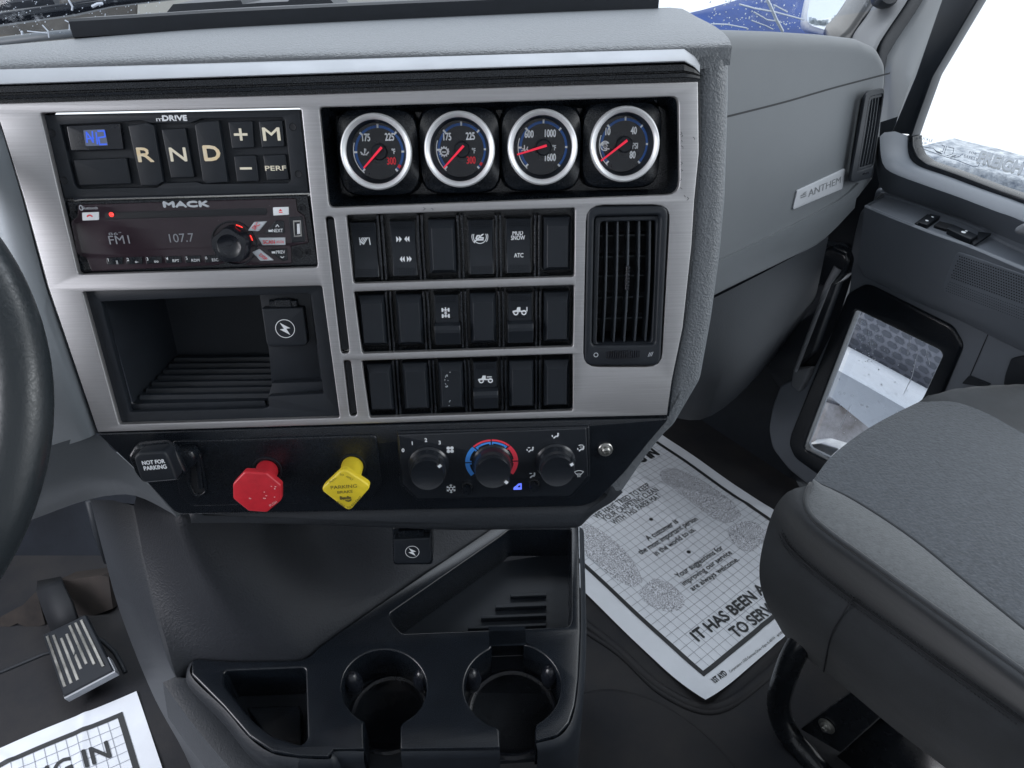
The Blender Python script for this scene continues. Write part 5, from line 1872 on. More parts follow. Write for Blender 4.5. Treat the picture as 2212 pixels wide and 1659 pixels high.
MB().lathe(WF, 0, 0, [(.001, -.03), (.08, -.03), (.085, -.05), (.07, -.07)], 32).build('hub_cover', BLACKM, sw)
# ================================================================== passenger seat
st = thing('passenger_seat', 'passenger seat cushion in grey cloth with dark piped sides on a black tubular base', 'seat', on_z(1900, 1300, .2))
Rv = Vector((.766, .643, 0)); Bv = Vector((.643, -.766, 0))
S0 = Vector((.335, .658, 0))


def side(u, v, r):         # hit the vertical plane along the near flank, r metres inwards
    n = Rv
    rr = ray(u, v)
    t_ = (S0 + Rv * r - CAM).dot(n) / rr.dot(n)
    return CAM + rr * t_


def extend(P, k=.35):
    d = (P[-1] - P[-2]).normalized()
    return P + [P[-1] + d * k * .5, P[-1] + d * k]


NS = 44
C = {}
C['b'] = extend([side(x, y, .035) for x, y in [(1690, 1366), (1732, 1412), (1818, 1479), (1930, 1573), (2047, 1662)]], .5)
C['s1'] = extend([side(x, y, .004) for x, y in [(1650, 1290), (1690, 1322), (1800, 1405), (1950, 1515), (2212, 1705)]])
C['s2'] = extend([side(x, y, -.004) for x, y in [(1641, 1217), (1685, 1240), (1790, 1312), (1950, 1425), (2212, 1612)]])
C['s3'] = extend([side(x, y, .004) for x, y in [(1666, 1115), (1698, 1160), (1788, 1240), (1950, 1358), (2212, 1540)]])
C['t0'] = extend([on_z(x, y, .430) for x, y in [(1700, 1064), (1722, 1110), (1770, 1160), (1893, 1250), (2212, 1490)]])
C['p'] = extend([on_z(x, y, .440) for x, y in [(1752, 1046), (1741, 1080), (1762, 1125), (1893, 1224), (2212, 1453)]])
C['g'] = extend([on_z(x, y, .438) for x, y in [(1756, 1040), (1840, 1078), (1968, 1161), (2090, 1260), (2212, 1359)]])
C['c1'] = extend([on_z(x, y, .445) for x, y in [(1796, 988), (1900, 1010), (2030, 1085), (2212, 1215)]])
C['c2'] = extend([on_z(x, y, .448) for x, y in [(1878, 928), (2000, 935), (2110, 985), (2212, 1050)]])
C['g2'] = extend([on_z(x, y, .444) for x, y in [(1985, 868), (2060, 868), (2130, 892), (2212, 937)]])
C['f'] = extend([on_z(x, y, .452) for x, y in [(2012, 853), (2070, 839), (2130, 833), (2212, 831)]])
C['fs'] = [p + Rv * .03 + Vector((0, 0, -.05)) for p in C['f']]
C['fb'] = [p + Rv * .03 + Vector((0, 0, -.20)) for p in C['f']]
for k_ in C: C[k_] = resample(C[k_], NS)


def nose(c, drop, fwd):      # extra columns that roll over the front edge
    p = c[0]
    F_ = -Bv
    return [p + F_ * fwd * .75 + Vector((0, 0, -drop)), p + F_ * fwd + Vector((0, 0, -drop * .5)), p + F_ * fwd * .6 + Vector((0, 0, -drop * .1))] + c


def loft(keys, name, mt, parent=st, dome=0.0):
    rows = []
    for i in range(len(keys)):
        rows.append(C[keys[i]])
    fine = []
    cols = list(zip(*rows))
    n = (len(keys) - 1) * 6 + 1
    cr = [resample(list(c), n) for c in cols]
    fine = [[cr[j][i] for j in range(len(cr))] for i in range(n)]
    if dome:
        for i in range(n):
            for j in range(len(cr)): fine[i][j] = fine[i][j] + Vector((0, 0, dome * math.sin(math.pi * i / (n - 1))))
    return MB().grid(fine).build(name, mt, parent, ang=3)


loft(['b', 's1', 's2', 's3', 't0', 'p'], 'side_bolster', DFAB)
loft(['p', 'g'], 'bolster_top', LFAB, dome=.006)
loft(['g', 'c1', 'c2', 'g2'], 'centre_cushion', MFAB, dome=.004)
loft(['g2', 'f', 'fs', 'fb'], 'far_bolster', DFAB)
# front face of the cushion
fr_ = [C[k_][0] for k_ in ('b', 's1', 's2', 's3', 't0', 'p', 'g', 'c1', 'c2', 'g2', 'f', 'fs', 'fb')]
F_ = -Bv
r0 = resample(fr_, 50)
zlo = .22
mid_ = S0 + Rv * .24 + Vector((0, 0, .30))
rows = [r0, [p.lerp(mid_, .03) + F_ * .003 + Vector((0, 0, -.003)) for p in r0], [p.lerp(mid_, .15) + F_ * .015 + Vector((0, 0, -.02)) for p in r0], [p.lerp(mid_, .5) + F_ * .022 + Vector((0, 0, -.03)) for p in r0], [mid_.copy() + F_ * .024 for p in r0]]
MB().grid(rows).build('front_face', DFAB, st, ang=3)


def seam(pts, r=.0016, name='piping', mt=None, lift=.002):
    P = resample(pts, 70)
    return MB().tube([p + Vector((0, 0, lift)) - Rv * lift * .5 for p in P], r, 8).build(name, mt or DFAB, st, ang=2)


seam(C['p'], .0030, 'piping', DFAB, .001)
m = MB()
gr = [p + Vector((0, 0, -.0005)) for p in C['g']]
m.tube(gr, .0022, 8)
m.build('groove_piping', mat('groove_thread', (.02, .023, .028), .9), st, ang=2)
THR = mat('stitch_thread', (.02, .022, .027), .8)


def surf_side(x, y):
    return side(x, y, .001)


sd = resample([side(x, y, r) for x, y, r in [(1683, 1108, .012), (1701, 1172, .004), (1780, 1247, .002), (1950, 1372, .002), (2212, 1560, .002)]], 60)
MB().tube([p - Rv * .002 for p in sd], .0012, 6).build('lower_seam', THR, st)
m = MB()
for off in (-.006, .006):
    L = [p - Rv * .003 + Vector((0, 0, off)) for p in resample(sd, 160)]
    for i in range(0, 158, 2): m.tube([L[i], L[i + 1]], .0009, 4)
m.build('stitching', THR, st)
sv = resample([side(x, y, r) for x, y, r in [(1844, 1290, -.004), (1815, 1335, -.006), (1795, 1374, -.003), (1780, 1450, .028)]], 20)
MB().tube([p - Rv * .001 for p in sv], .0010, 6).build('vertical_seam', THR, st)
# tubular base with bracket and bolt
tb = [side(1775, 1330, .07), side(1728, 1392, .035), side(1700, 1450, .02), side(1682, 1520, .02), side(1700, 1580, .02), side(1750, 1640, .02), side(1840, 1750, .02)]
TB = mat('black_frame_paint', (.008, .010, .013), .25, rvar=.06)
MB().tube(resample(tb, 40), .0165, 18).build('base_tube', TB, st, ang=2)
bf = Fr(side(1787, 1567, .03), Bv, (0, 0, 1))
br = MB()
q = [bf.w(a, b, 0) for a, b in ((0, 0), (1, 0))]
P3 = [side(x, y, .035) for x, y in [(1730, 1575), (1862, 1478), (1922, 1528), (1815, 1625)]]
nn = (P3[1] - P3[0]).cross(P3[3] - P3[0]).normalized()
if nn.dot(CAM - P3[0]) < 0: nn = -nn
m = MB()
m.grid([[p - nn * .012 for p in P3], P3], True).poly(P3)
m.build('bracket', TB, st)
P4 = [side(x, y, .06) for x, y in [(1800, 1640), (1925, 1530), (2350, 1900), (2200, 2100)]]
MB().poly(P4).build('side_plate', TB, st, solid=.004)
bc = (side(1787, 1567, .035)) + nn * .001
BFr = Fr(bc, (P3[1] - P3[0]), (P3[3] - P3[0]) * -1)
if BFr.n.dot(CAM - bc) < 0: BFr = Fr(bc, (P3[1] - P3[0]), (P3[3] - P3[0]))
rw = 24 * .62 / FPX * 1.2
bo = MB()
bo.lathe(BFr, 0, 0, [(rw, 0), (rw, .0015), (rw * .9, .0022), (rw * .62, .0022), (rw * .6, .005), (rw * .5, .0058)], 32, cap1=True)
bo.lathe(BFr, 0, 0, [(rw * .34, .0058), (rw * .34, .009), (rw * .28, .0098)], 6, cap1=True)
bo.build('bolt', STEEL, st, ang=.5)

# ================================================================== passenger door
dr = thing('passenger_door', 'grey passenger door trim with armrest, speaker grille and lower look out window', 'door', DF.at(0, .2))
def dfp(z, P, d=0.0): return DF.pl(z, P, d)
# lower trim panel with the opening for the look out window
low = [zI(*p) for p in [(740, 690), (700, 800), (560, 1080), (386, 1170), (345, 1280), (325, 1400), (345, 1500), (430, 1610), (620, 1760), (1659, 1900), (2000, 1900), (2000, 560), (1659, 420), (880, 140), (862, 230), (800, 260), (770, 380), (745, 500), (750, 600)]]
win = [zI(*p) for p in [(785, 786), (800, 782), (1222, 988), (1236, 1012), (1140, 1220), (860, 1700), (640, 1560), (530, 1505), (520, 1480)]]
L = DF.pl(zO, low); W = rnd(DF.pl(zO, win), .006)
MB().plate(DF, [rnd(L, .012), W], -.025, -.004, .006, 3).build('trim_panel', DOORG, dr, ang=1)
sur = rnd(dfp(zI, [(745, 690), (830, 645), (870, 652), (1290, 862), (1345, 960), (1240, 1210), (900, 1800), (600, 1640), (470, 1545), (440, 1475), (450, 1420)]), .01)
MB().plate(DF, [sur, W], -.02, .002, .005, 3).build('lower_window_surround', BLACK, dr, ang=1)
gb = MB()
GW = glass('look_out_glass', (.9, .93, .97), .05, .55, 110, (.75, .80, .88), .66)
gb.poly([DF.w(a, b, -.035) for a, b in W]).build('lower_window_glass', GW, dr, smooth=False)
m = MB()
_r = random.Random(31)
for k_ in range(110):
    u_, v_ = _r.random(), _r.random()
    x_ = 800 + u_ * 360 - v_ * 180
    y_ = 820 + u_ * 170 + v_ * 560
    if k_ < 60: x_, y_ = 850 + _r.gauss(0, 34) - _r.random() * 10, 830 + _r.random() * 250
    p_ = Vector(DF.px(zI(x_, y_), -.034))
    s_ = _r.uniform(.0006, .0016)
    m.poly([DF.w(p_.x + s_ * math.cos(t_), p_.y + s_ * 1.3 * math.sin(t_), -.034) for t_ in (0, 1.05, 2.1, 3.14, 4.2, 5.24)])
for P_ in ([(1105, 1010), (1080, 1120), (1035, 1215)], [(1070, 920), (1055, 1010)], [(845, 830), (850, 900), (870, 980)], [(760, 1270), (700, 1400)], [(1150, 980), (1170, 1060)]):
    m.stroke(DF, [DF.px(zI(*p), -.034) for p in P_], .0011, -.0338)
m.build('water_drops', mat('drop_white', (.75, .80, .88), .4), dr, smooth=False)
m = MB()
dots = [zI(*p) for p in [(785, 790), (530, 1478), (560, 1478), (800, 800)]]
# chrome door sill seen through the glass
m.build('', DARK, dr) if False else None
# glovebox-side edge of the door: dark hinge column with grab rod
m = MB()
hc = dfp(zI, [(600, 430), (690, 440), (750, 490), (740, 560), (690, 640), (560, 1000), (470, 1090), (540, 1080), (545, 1110), (490, 1215), (380, 1170), (330, 1090), (420, 800), (560, 560)], -.01)
m.plate(DF, [rnd(hc, .006)], -.12, -.008, .004, 2)
m.build('hinge_cover', BLACKM, dr)
a, b_ = DF.w(*DF.px(zI(645, 640), .02), .02), DF.w(*DF.px(zI(474, 1095), .02), .02)
MB().tube([a + Vector((.01, .0, .03)), a, a.lerp(b_, .3), b_], [.008, .0052, .0042, .0042], 12).build('check_rod', PILLAR, dr)
q = rnd(dfp(zI, [(460, 1085), (545, 1080), (540, 1120), (490, 1208), (445, 1170)], .012), .006)
MB().plate(DF, [q], -.01, .012, .005, 3).build('rod_bracket', PILLAR, dr, ang=1)
q = rnd(dfp(zI, [(600, 470), (650, 445), (735, 480), (750, 520), (735, 590), (690, 640), (640, 660), (580, 650)], .012), .008)
MB().plate(DF, [q], -.02, .012, .008, 3).build('upper_bracket', BLACK, dr, ang=1)
# armrest ledge: outer lip, recessed top, inner wall
lipz = lambda P, d: [DF.w(*DF.px(p, d), d) for p in P]
e_out = [zW(8, 1112), zW(400, 1275), zW(900, 1470), zW(1380, 1640), zI(1659, 566), zI(2100, 740)]
e_in = [zW(40, 1100), zW(420, 1262), zW(920, 1450), zW(1400, 1622), zI(1659, 552), zI(2100, 720)]
e_back = [zW(270, 965), zW(600, 1060), zW(1000, 1205), zW(1420, 1370), zI(1659, 470), zI(2100, 640)]
up_ = [zW(215, 940), zW(330, 940), zW(620, 1040), zW(1040, 1190), zW(1450, 1340), zI(1659, 440), zI(2100, 600)]
dO = .055
o3 = resample(lipz(e_out, dO), 40)
i3 = resample(lipz(e_in, dO - .004), 40)
b3 = resample(lipz(e_back, .012), 40)
u3 = resample(lipz(up_, .004), 40)
down = [p - DF.n * .004 + Vector((0, 0, -.012)) for p in o3]
down2 = [p - DF.n * .026 + Vector((0, 0, -.105)) for p in o3]
down3 = [p - DF.n * .056 + Vector((0, 0, -.135)) for p in o3]
m = MB()
m.grid([down3, down2, down, [p + Vector((0, 0, -.002)) for p in o3], [p + Vector((0, 0, .001)) - DF.n * .002 for p in o3], i3, [p + Vector((0, 0, -.004)) for p in i3], [p + Vector((0, 0, -.004)) for p in b3], b3, u3, [p - DF.n * .01 + Vector((0, 0, .03)) for p in u3]])
m.poly([down2[0], down[0], o3[0], b3[0], u3[0]])
m.build('armrest', DOORG, dr, ang=.9)
AF = Fr(i3[10], (i3[20] - i3[10]), (b3[10] - i3[10]))
if AF.n.z < 0: AF = Fr(i3[10], -(i3[20] - i3[10]), (b3[10] - i3[10]))
def afp(z, P, d=0.0): return AF.pl(z, P, d)
q = afp(zW, [(660, 1330), (820, 1215), (990, 1235), (810, 1385)], .0)
MB().plate(AF, [q], -.004, -.001).build('switch_well', DARK, dr)
def door_switch(P, d, marks):
    k_ = MB().plate(AF, [rnd(afp(zW, P, d), .001)], -.006, d, .001, 2).build('door_switch', BLACKM, dr)
    m_ = MB()
    for c_, s_ in marks:
        a_ = AF.px(zW(*c_), d)
        m_.lathe(AF, a_[0], a_[1], [(s_, d + .0003), (s_ * .5, d + .0003)], 8, cap1=True, sy=.6)
    m_.build('symbol', WHITE, k_, smooth=False)
door_switch([(700, 1325), (860, 1210), (985, 1240), (820, 1362)], .003, [((888, 1258), .0022), ((815, 1305), .0026)])
q = rnd(afp(zW, [(900, 1368), (985, 1300), (1660, 1470), (1400, 1640), (1380, 1550)], -.001), .002)
MB().plate(AF, [afp(zW, [(905, 1368), (980, 1312), (1150, 1355), (1065, 1420)], .0)], -.004, .0003).build('switch_pocket', DARK, dr)
door_switch([(1075, 1405), (1150, 1345), (1480, 1490), (1380, 1545), (1250, 1490)], .006, [((1290, 1455), .0035), ((1325, 1440), .002)])
q = rnd(afp(zW, [(1400, 1580), (1470, 1500), (1480, 1450), (1655, 1470), (1420, 1625)], .0), .001)
MB().plate(AF, [q], -.003, .0004).build('switch_bezel_gap', BLACKM, dr)  # thin black plate beside the door switch
# sill shelf below the side window
s_out = [zW(205, 215), zW(215, 420), zW(260, 600), zW(400, 700), zW(800, 850), zW(1200, 990), zW(1700, 1180), zW(2074, 1320), zI(1659 + 500, 560)]
s_in = [zW(560, 200), zW(560, 400), zW(600, 520), zW(720, 610), zW(1100, 740), zW(1500, 890), zW(1900, 1030), zW(2074, 1095), zI(1659 + 500, 400)]
r1 = resample(lipz(s_out, .04), 40)
r2 = resample(lipz(s_in, -.002), 40)
m = MB()
mid = [x.lerp(y, .12) + Vector((0, 0, .006)) for x, y in zip(r1, r2)]
mid2 = [x.lerp(y, .5) + Vector((0, 0, .007)) for x, y in zip(r1, r2)]
lowr = resample(lipz([zW(170, 230), zW(150, 420), zW(190, 800), zW(300, 950), zW(620, 1045), zW(1040, 1195), zW(1450, 1345), zI(1659, 440), zI(2160, 610)], .006), 40)
m.grid([lowr, [x.lerp(y, .8) for x, y in zip(lowr, r1)], r1, mid, mid2, r2, [p - DF.n * .012 - Vector((0, 0, .0)) for p in r2]])
m.build('window_sill', DOORG, dr, ang=.9)
# side window seal and glass
glz = [zH(2050, -60), zH(1820, 330), zH(1752, 520), zH(1718, 620), zW(640, 200), zW(650, 350), zW(700, 470), zW(820, 560), zW(1200, 690), zW(1700, 880), zW(2074, 1010), (2500, 500), (2500, -60)]
sea = [zH(1900, -120), zH(1745, 330), zH(1665, 520), zH(1640, 575), zW(600, 185), zW(565, 400), zW(605, 520), zW(720, 605), zW(1100, 735), zW(1500, 885), zW(1900, 1025), zW(2074, 1090), (2560, 570), (2560, -100)]
G = DF.pl(zO, glz, -.012)
S_ = DF.pl(zO, sea, -.006)
MB().plate(DF, [rnd(S_, .004), rnd(DF.pl(zO, glz, -.006), .004)], -.03, -.004, .002, 2).build('window_seal', BLACK, dr, ang=1)
GS = glass('side_window_glass', (.96, .98, 1.0), .04, .12, 40, (.85, .9, .95), .6)
MB().poly([DF.w(a, b, -.02) for a, b in G]).build('side_window_glass', GS, dr, smooth=False)
m = MB()
GT = mat('glass_etching', (.10, .13, .19), .6)
m.textfit(DF, zW, 'BUCKLE', (708, 240), (885, 288), 34, -.0185, bold=-.01)
m.textfit(DF, zW, 'UP', (752, 310), (808, 322), 30, -.0185, bold=-.01)
m.textfit(DF, zW, 'FOR', (1358, 432), (1455, 460), 34, -.0185, bold=.0)
m.textfit(DF, zW, 'SAFETY', (1290, 482), (1475, 532), 34, -.0185, bold=.0)
dl = lambda P: m.stroke(DF, [DF.px(zW(*p), -.0185) for p in P], .0008, -.0185)
dl([(735, 345), (900, 368), (930, 405), (1010, 440)])
dl([(1010, 325), (1045, 340), (1020, 410), (990, 400)])
dl([(1070, 340), (1040, 435)])
dl([(1095, 350), (1165, 370), (1150, 440), (1075, 460)])
dl([(1170, 490), (1240, 470), (1280, 440)])
dl([(760, 372), (860, 410), (1000, 460), (1200, 520), (1420, 605), (1480, 600), (1500, 560)])
for k_ in range(5): dl([(930 + k_ * 14, 395 + k_ * 5), (950 + k_ * 14, 430 + k_ * 4)])
for k_ in range(4): dl([(1120 + k_ * 16, 490 - k_ * 3), (1150 + k_ * 16, 460 - k_ * 3)])
m.build('etched_lettering', GT, dr, smooth=False)
# speaker grille
SGF = Fr(o3[20] - DF.n * .0005, o3[24] - o3[16], Vector((0, 0, 1)) + DF.n * .26)
if SGF.n.dot(DF.n) < 0: SGF = Fr(o3[20] - DF.n * .0005, o3[16] - o3[24], Vector((0, 0, 1)) + DF.n * .26)
DF_keep = DF
DF = SGF
sg0 = DF.pl(zI, [(1300, 500), (1318, 478), (1340, 480), (1800, 640), (1800, 860), (1600, 840), (1262, 712), (1242, 680), (1245, 640)], .0)
MB().plate(DF, [rnd(sg0, .008)], -.01, .0015, .001, 2).build('speaker_grille', DOORG, dr)
m = MB()
o_ = Vector(DF.px(zI(1325, 500), .002)); ax = Vector(DF.px(zI(1659, 612), .002)) - o_; ay = Vector(DF.px(zI(1275, 620), .002)) - o_
nx, ny = 26, 10
for j in range(ny):
    for i in range(nx + 8):
        p_ = o_ + ax * ((i + .5 * (j % 2)) / nx) + ay * (j / ny)
        m.poly([DF.w(p_.x + .0012 * math.cos(t_ * math.pi / 3), p_.y + .0012 * math.sin(t_ * math.pi / 3), .0018) for t_ in range(6)])
m.build('grille_holes', DARK, dr, smooth=False)
m = MB()
for j in range(ny + 1, ny + 6):
    for i in range(nx + 12):
        p_ = o_ + ax * ((i + .5 * (j % 2)) / nx * .9) + ay * (j / ny)
        m.poly([DF.w(p_.x + .0009 * math.cos(t_ * math.pi / 2), p_.y + .0009 * math.sin(t_ * math.pi / 2), .0018) for t_ in range(4)])
m.build('fine_grille_dots', BLACKM, dr, smooth=False)
DF = DF_keep
q = rnd(dfp(zI, [(1335, 1160), (1370, 1120), (1480, 1165), (1460, 1180)], .002), .002)
MB().plate(DF, [q], -.006, .001).build('lower_recess', BLACKM, dr)
q = rnd(dfp(zI, [(1560, 1110), (1590, 1030), (1659, 1015), (1800, 1040), (1800, 1180), (1550, 1170)], .002), .004)
MB().plate(DF, [q], -.006, .002, .002, 2).build('bottle_pocket', BLACKM, dr)
m = MB()
m.stroke(DF, [DF.px(zI(1478, 880), 0), DF.px(zI(1370, 1130), 0)], .0016, -.0035)
m.build('trim_seam', DARK, dr, smooth=False)
q = rnd(dfp(zW, [(1925, 1450), (1945, 1400), (2074, 1330), (2300, 1380), (2300, 1560), (1960, 1490)], .05), .01)
MB().plate(DF, [q], .0, .05, .006, 3).build('pull_handle', PILLAR, dr, ang=1)

# ================================================================== pillar and door frame at the windscreen
wp = thing('windscreen_pillar', 'light grey windscreen pillar trim with dark weather strip beside the side window', 'pillar', pt(1950, 120, 1.35))
def strip3(Lp, Rp, tL, tR, name, mt, th=.02):
    n_ = 14
    A_ = resample([pt(x, y, t_) for (x, y), t_ in zip(Lp, tL)], n_)
    B_ = resample([pt(x, y, t_) for (x, y), t_ in zip(Rp, tR)], n_)
    mid_ = [x.lerp(y, .5) + (CAM - x).normalized() * th for x, y in zip(A_, B_)]
    q1_ = [x.lerp(y, .15) + (CAM - x).normalized() * th * .8 for x, y in zip(A_, B_)]
    q3_ = [x.lerp(y, .85) + (CAM - x).normalized() * th * .8 for x, y in zip(A_, B_)]
    dv2 = Vector((.05, .20, 0))
    return MB().grid([[p + dv2 for p in A_], A_, q1_, mid_, q3_, B_, [p + dv2 for p in B_]]).build(name, mt, wp, ang=1.0)
strip3([zH(1570, -60), zH(1460, 110), zH(1415, 155), zH(1400, 200)], [zH(1625, -60), zH(1540, 60), zH(1480, 155), zH(1470, 200)], [1.34, 1.34, 1.34, 1.34], [1.33] * 4, 'windscreen_seal', BLACK, .004)
strip3([zH(1610, -60), zH(1545, 60), zH(1480, 152), zH(1450, 250)], [zH(1745, -60), zH(1690, 30), zH(1590, 180), zH(1560, 260)], [1.32] * 4, [1.28] * 4, 'inner_trim', PILLAR, .012)
strip3([zH(1745, -60), zH(1690, 30), zH(1590, 180), zH(1580, 330)], [zH(1825, -60), zH(1760, 60), zH(1640, 260), zH(1600, 400)], [1.29] * 4, [1.28] * 4, 'weather_strip', GREYD, .003)
strip3([zH(1820, -60), zH(1755, 60), zH(1638, 255), zH(1630, 360), zH(1600, 640), zH(1560, 860)], [zH(1925, -60), zH(1880, 20), zH(1750, 320), zH(1680, 500), zH(1640, 600), zH(1620, 860)], [1.27, 1.26, 1.25, 1.24, 1.23, 1.22], [1.24, 1.23, 1.20, 1.19, 1.19, 1.19], 'door_frame', mat('door_frame_plastic', (.11, .12, .13), .5), .012)
a = pt(1895, 0, 1.30)
MB().lathe(Fr(a, (1, 0, 0), (0, .3, .95)), 0, 0, [(.001, .05), (.018, .048), (.022, .035), (.020, .02), (.012, .0)], 20).build('trim_plug', BLACKM, wp)

# ================================================================== windscreen, black defrost tray, wiper
tyf = Fr(Vector((0, .78, zt + .012)), (1, .053, 0), (0, -.1, 1))
ty = thing('dash_top_tray', 'black plastic tray rail standing on the back edge of the padded dash top', 'dash tray', pt(800, 45, .66))
lo = resample([pt(158, 81, .63), pt(300, 72, .638), pt(553, 56, .652), pt(1106, 30, .677), pt(1422, 19, .687)], 40)
def lift(p, px_y):           # raise a point until it sits px_y picture rows higher
    return p + Vector((0, 0, 1)) * px_y * .78 / FPX / math.cos(PITCH)
hi = [lift(p, 21) for p in lo]
bk_ = [p + Vector((.0, .05, .0)) for p in hi]
m = MB().grid([lo, hi, [p + Vector((0, .003, .002)) for p in hi], bk_, [p - Vector((0, 0, .03)) for p in bk_]])
m.poly([lo[0], hi[0], bk_[0], bk_[0] - Vector((0, 0, .03))]).poly([lo[-1], hi[-1], bk_[-1], bk_[-1] - Vector((0, 0, .03))])
m.build('tray_rail', BLACKM, ty, ang=.5)
q_ = [(345, 42), (374, 9), (520, -4), (524, 6), (620, 2), (628, -6), (705, -10), (733, 18)]
tz = .80
P_ = [pt(x, y, .70) for x, y in [(343, 48), (374, 9), (520, 0), (524, 9), (560, 6), (622, 3), (630, -6), (708, -8), (735, 24), (735, 34)]]
nb_ = Vector((0, .06, 0))
m = MB()
m.poly(P_).poly([p + nb_ for p in P_][::-1]).grid([P_, [p + nb_ for p in P_]], True)
m.build('device_holder', BLACKM, ty, smooth=False)

ws = thing('windscreen', 'scratched dusty windscreen glass above the dashboard', 'windscreen', Vector((0, .95, .9)))
WG = glass('windscreen_glass', (.90, .94, 1.0), .03, .18, 45, (.70, .76, .85), .58)
g0 = [Vector((-1.3, .96, .90)), Vector((.3, 1.02, .90)), Vector((.62, 1.36, .90))]
g1 = [p + Vector((0, -.12, .75)) for p in g0]
m = MB()
m.grid([g0, g1])
m.build('glass_pane', WG, ws, smooth=False)
SCR = mat('scratch_white', (.42, .47, .54), .8)
m = MB()
rr = random.Random(21)
def gpt(u, v):               # point on the passenger half of the glass
    A_, B_, Cc = g0[1], g0[2], g1[1]
    n_ = (B_ - A_).cross(Cc - A_)
    r_ = ray(u, v)
    t_ = (A_ - CAM).dot(n_) / r_.dot(n_)
    return CAM + r_ * (t_ - .004)
def gpl(u, v):
    A_, B_, Cc = g0[0], g0[1], g1[0]
    n_ = (B_ - A_).cross(Cc - A_)
    r_ = ray(u, v)
    t_ = (A_ - CAM).dot(n_) / r_.dot(n_)
    return CAM + r_ * (t_ - .004)
for P_, r_ in (([(925, -10), (945, 25), (975, 90), (1005, 160), (1040, 225), (1060, 262)], .0022), ([(700, 35), (830, 70), (1000, 100), (1240, 165)], .0011), ([(820, 100), (930, 165), (1000, 175)], .0009), ([(985, 40), (1100, 100)], .0010), ([(470, 200), (600, 205), (760, 235)], .0008), ([(800, 170), (920, 215), (980, 245)], .0008)):
    m.tube([gpt(*zT(*p)) for p in P_], r_, 5)
for _ in range(120):
    x, y = rr.uniform(430, 1250), rr.uniform(0, 250)
    p_ = gpt(*zT(x, y)); s_ = rr.uniform(.0004, .0013)
    m.tube([p_, p_ + Vector((s_, s_, s_ * rr.uniform(-.5, 1.5)))], s_ * .7, 5)
m.build('dirt_streak', SCR, ws, smooth=False)
m = MB()
for P_, r_ in (([(730, 0), (770, 70), (765, 110)], .0012), ([(980, 70), (1040, 40), (1090, 35)], .0018), ([(290, 330), (500, 350)], .0007), ([(230, 330), (240, 370)], .0014), ([(450, 265), (510, 330), (520, 400)], .0008), ([(690, 215), (740, 240), (738, 320)], .0008)):
    m.tube([gpl(*zTL(*p)) for p in P_], r_, 5)
for _ in range(90):
    x, y = rr.uniform(0, 1700), rr.uniform(0, 400)
    p_ = gpl(*zTL(x, y)); s_ = rr.uniform(.0003, .0009)
    m.tube([p_, p_ + Vector((s_, s_, s_))], s_ * .7, 5)
m.build('dirt_streak', SCR, ws, smooth=False)

wb = thing('windscreen_wiper', 'black windscreen wiper arm and blade lying low outside the glass', 'wiper', pt(100, 35, 1.2))
m = MB()
m.tube([pt(x, y, 1.18) for x, y in [(-60, 48), (0, 41), (160, 20), (240, 6), (420, -14)]], [.011, .011, .010, .007, .006], 8)
m.build('wiper_arm', BLACK, wb)
m = MB()
m.tube([pt(x, y, 1.16) for x, y in [(-60, 38), (0, 31), (150, 8), (300, -16)]], .0018, 6)
m.tube([pt(x, y, 1.22) for x, y in [(-60, 18), (0, 14), (120, -2)]], .012, 6)
m.build('wiper_blade', GREYD, wb)
m = MB()
q = [pt(x, y, 1.02) for x, y in [(-60, 98), (0, 90), (80, 80), (170, 71)]]
m.tube(q, .006, 8)
m.build('dash_edge_moulding', GREY2, dash, ang=2)

# ================================================================== outside
SNOWM = SNOW
m = MB()
m.grid([[Vector((-40 + 80 * i / 20, -20 + 90 * j / 20, -1.1 + .02 * math.sin(i * 2.1 + j))) for i in range(21)] for j in range(21)])
m.build('snowy_ground', SNOWM, kind='structure')
COWL = mat('muddy_grey_brown', (.075, .070, .064), .8, var=.35, vscale=9, bump=.4, bscale=30, bdist=.01, speck=.25)
cw = thing('stone_block_wall', 'low grey brown block wall seen through the lower windscreen', 'wall', Vector((-1.2, 2.4, -.2)))
o_ = MB()
fw = Fr(pt(150, 60, 2.3), (1, .05, 0), (0, .5, .9))
o_.plate(fw, [fw.pl(zO, [(-200, 180), (-200, -60), (300, -60), (298, 30), (292, 130)])], -.3, 0, .01, 2)
o_.build('block_face', COWL, cw)
bg_ = thing('beige_panel', 'beige painted box standing beside the block wall beyond the windscreen', 'box', pt(340, 30, 2.2))
fw = Fr(pt(340, 30, 2.2), (1, .05, 0), (0, .5, .9))
MB().plate(fw, [fw.pl(zO, [(297, -60), (900, -90), (900, 60), (292, 90)])], -.4, 0, .01, 2).build('panel', mat('beige_paint', (.33, .32, .285), .6, var=.05), bg_)
# bonnet of the truck and its mirror
bh = thing('blue_bonnet', 'blue truck bonnet wing with white speckles outside the passenger windscreen', 'bonnet', pt(1650, 60, 2.0))
pts_ = [zT(-400, 250), zT(290, 105), zT(440, 68), zT(650, 8), zT(900, -60), zT(1290, -80)]
l1 = resample([pt(x, y, t_) for (x, y), t_ in zip(pts_, (1.6, 1.75, 1.8, 1.9, 2.0, 2.1))], 20)
l2 = resample([pt(x, y, t_) for (x, y), t_ in zip([zT(-400, 600), zT(290, 600), zT(500, 600), zT(800, 600), zT(1100, 600), zT(1700, 600)], (1.5, 1.55, 1.55, 1.6, 1.65, 1.7))], 20)
MB().grid([[p + Vector((.1, .6, -.3)) for p in l1], [p + Vector((.02, .1, -.01)) for p in l1], l1, [x.lerp(y, .3) + Vector((0, 0, .03)) for x, y in zip(l1, l2)], l2]).build('bonnet_panel', BLUET, bh, ang=2)
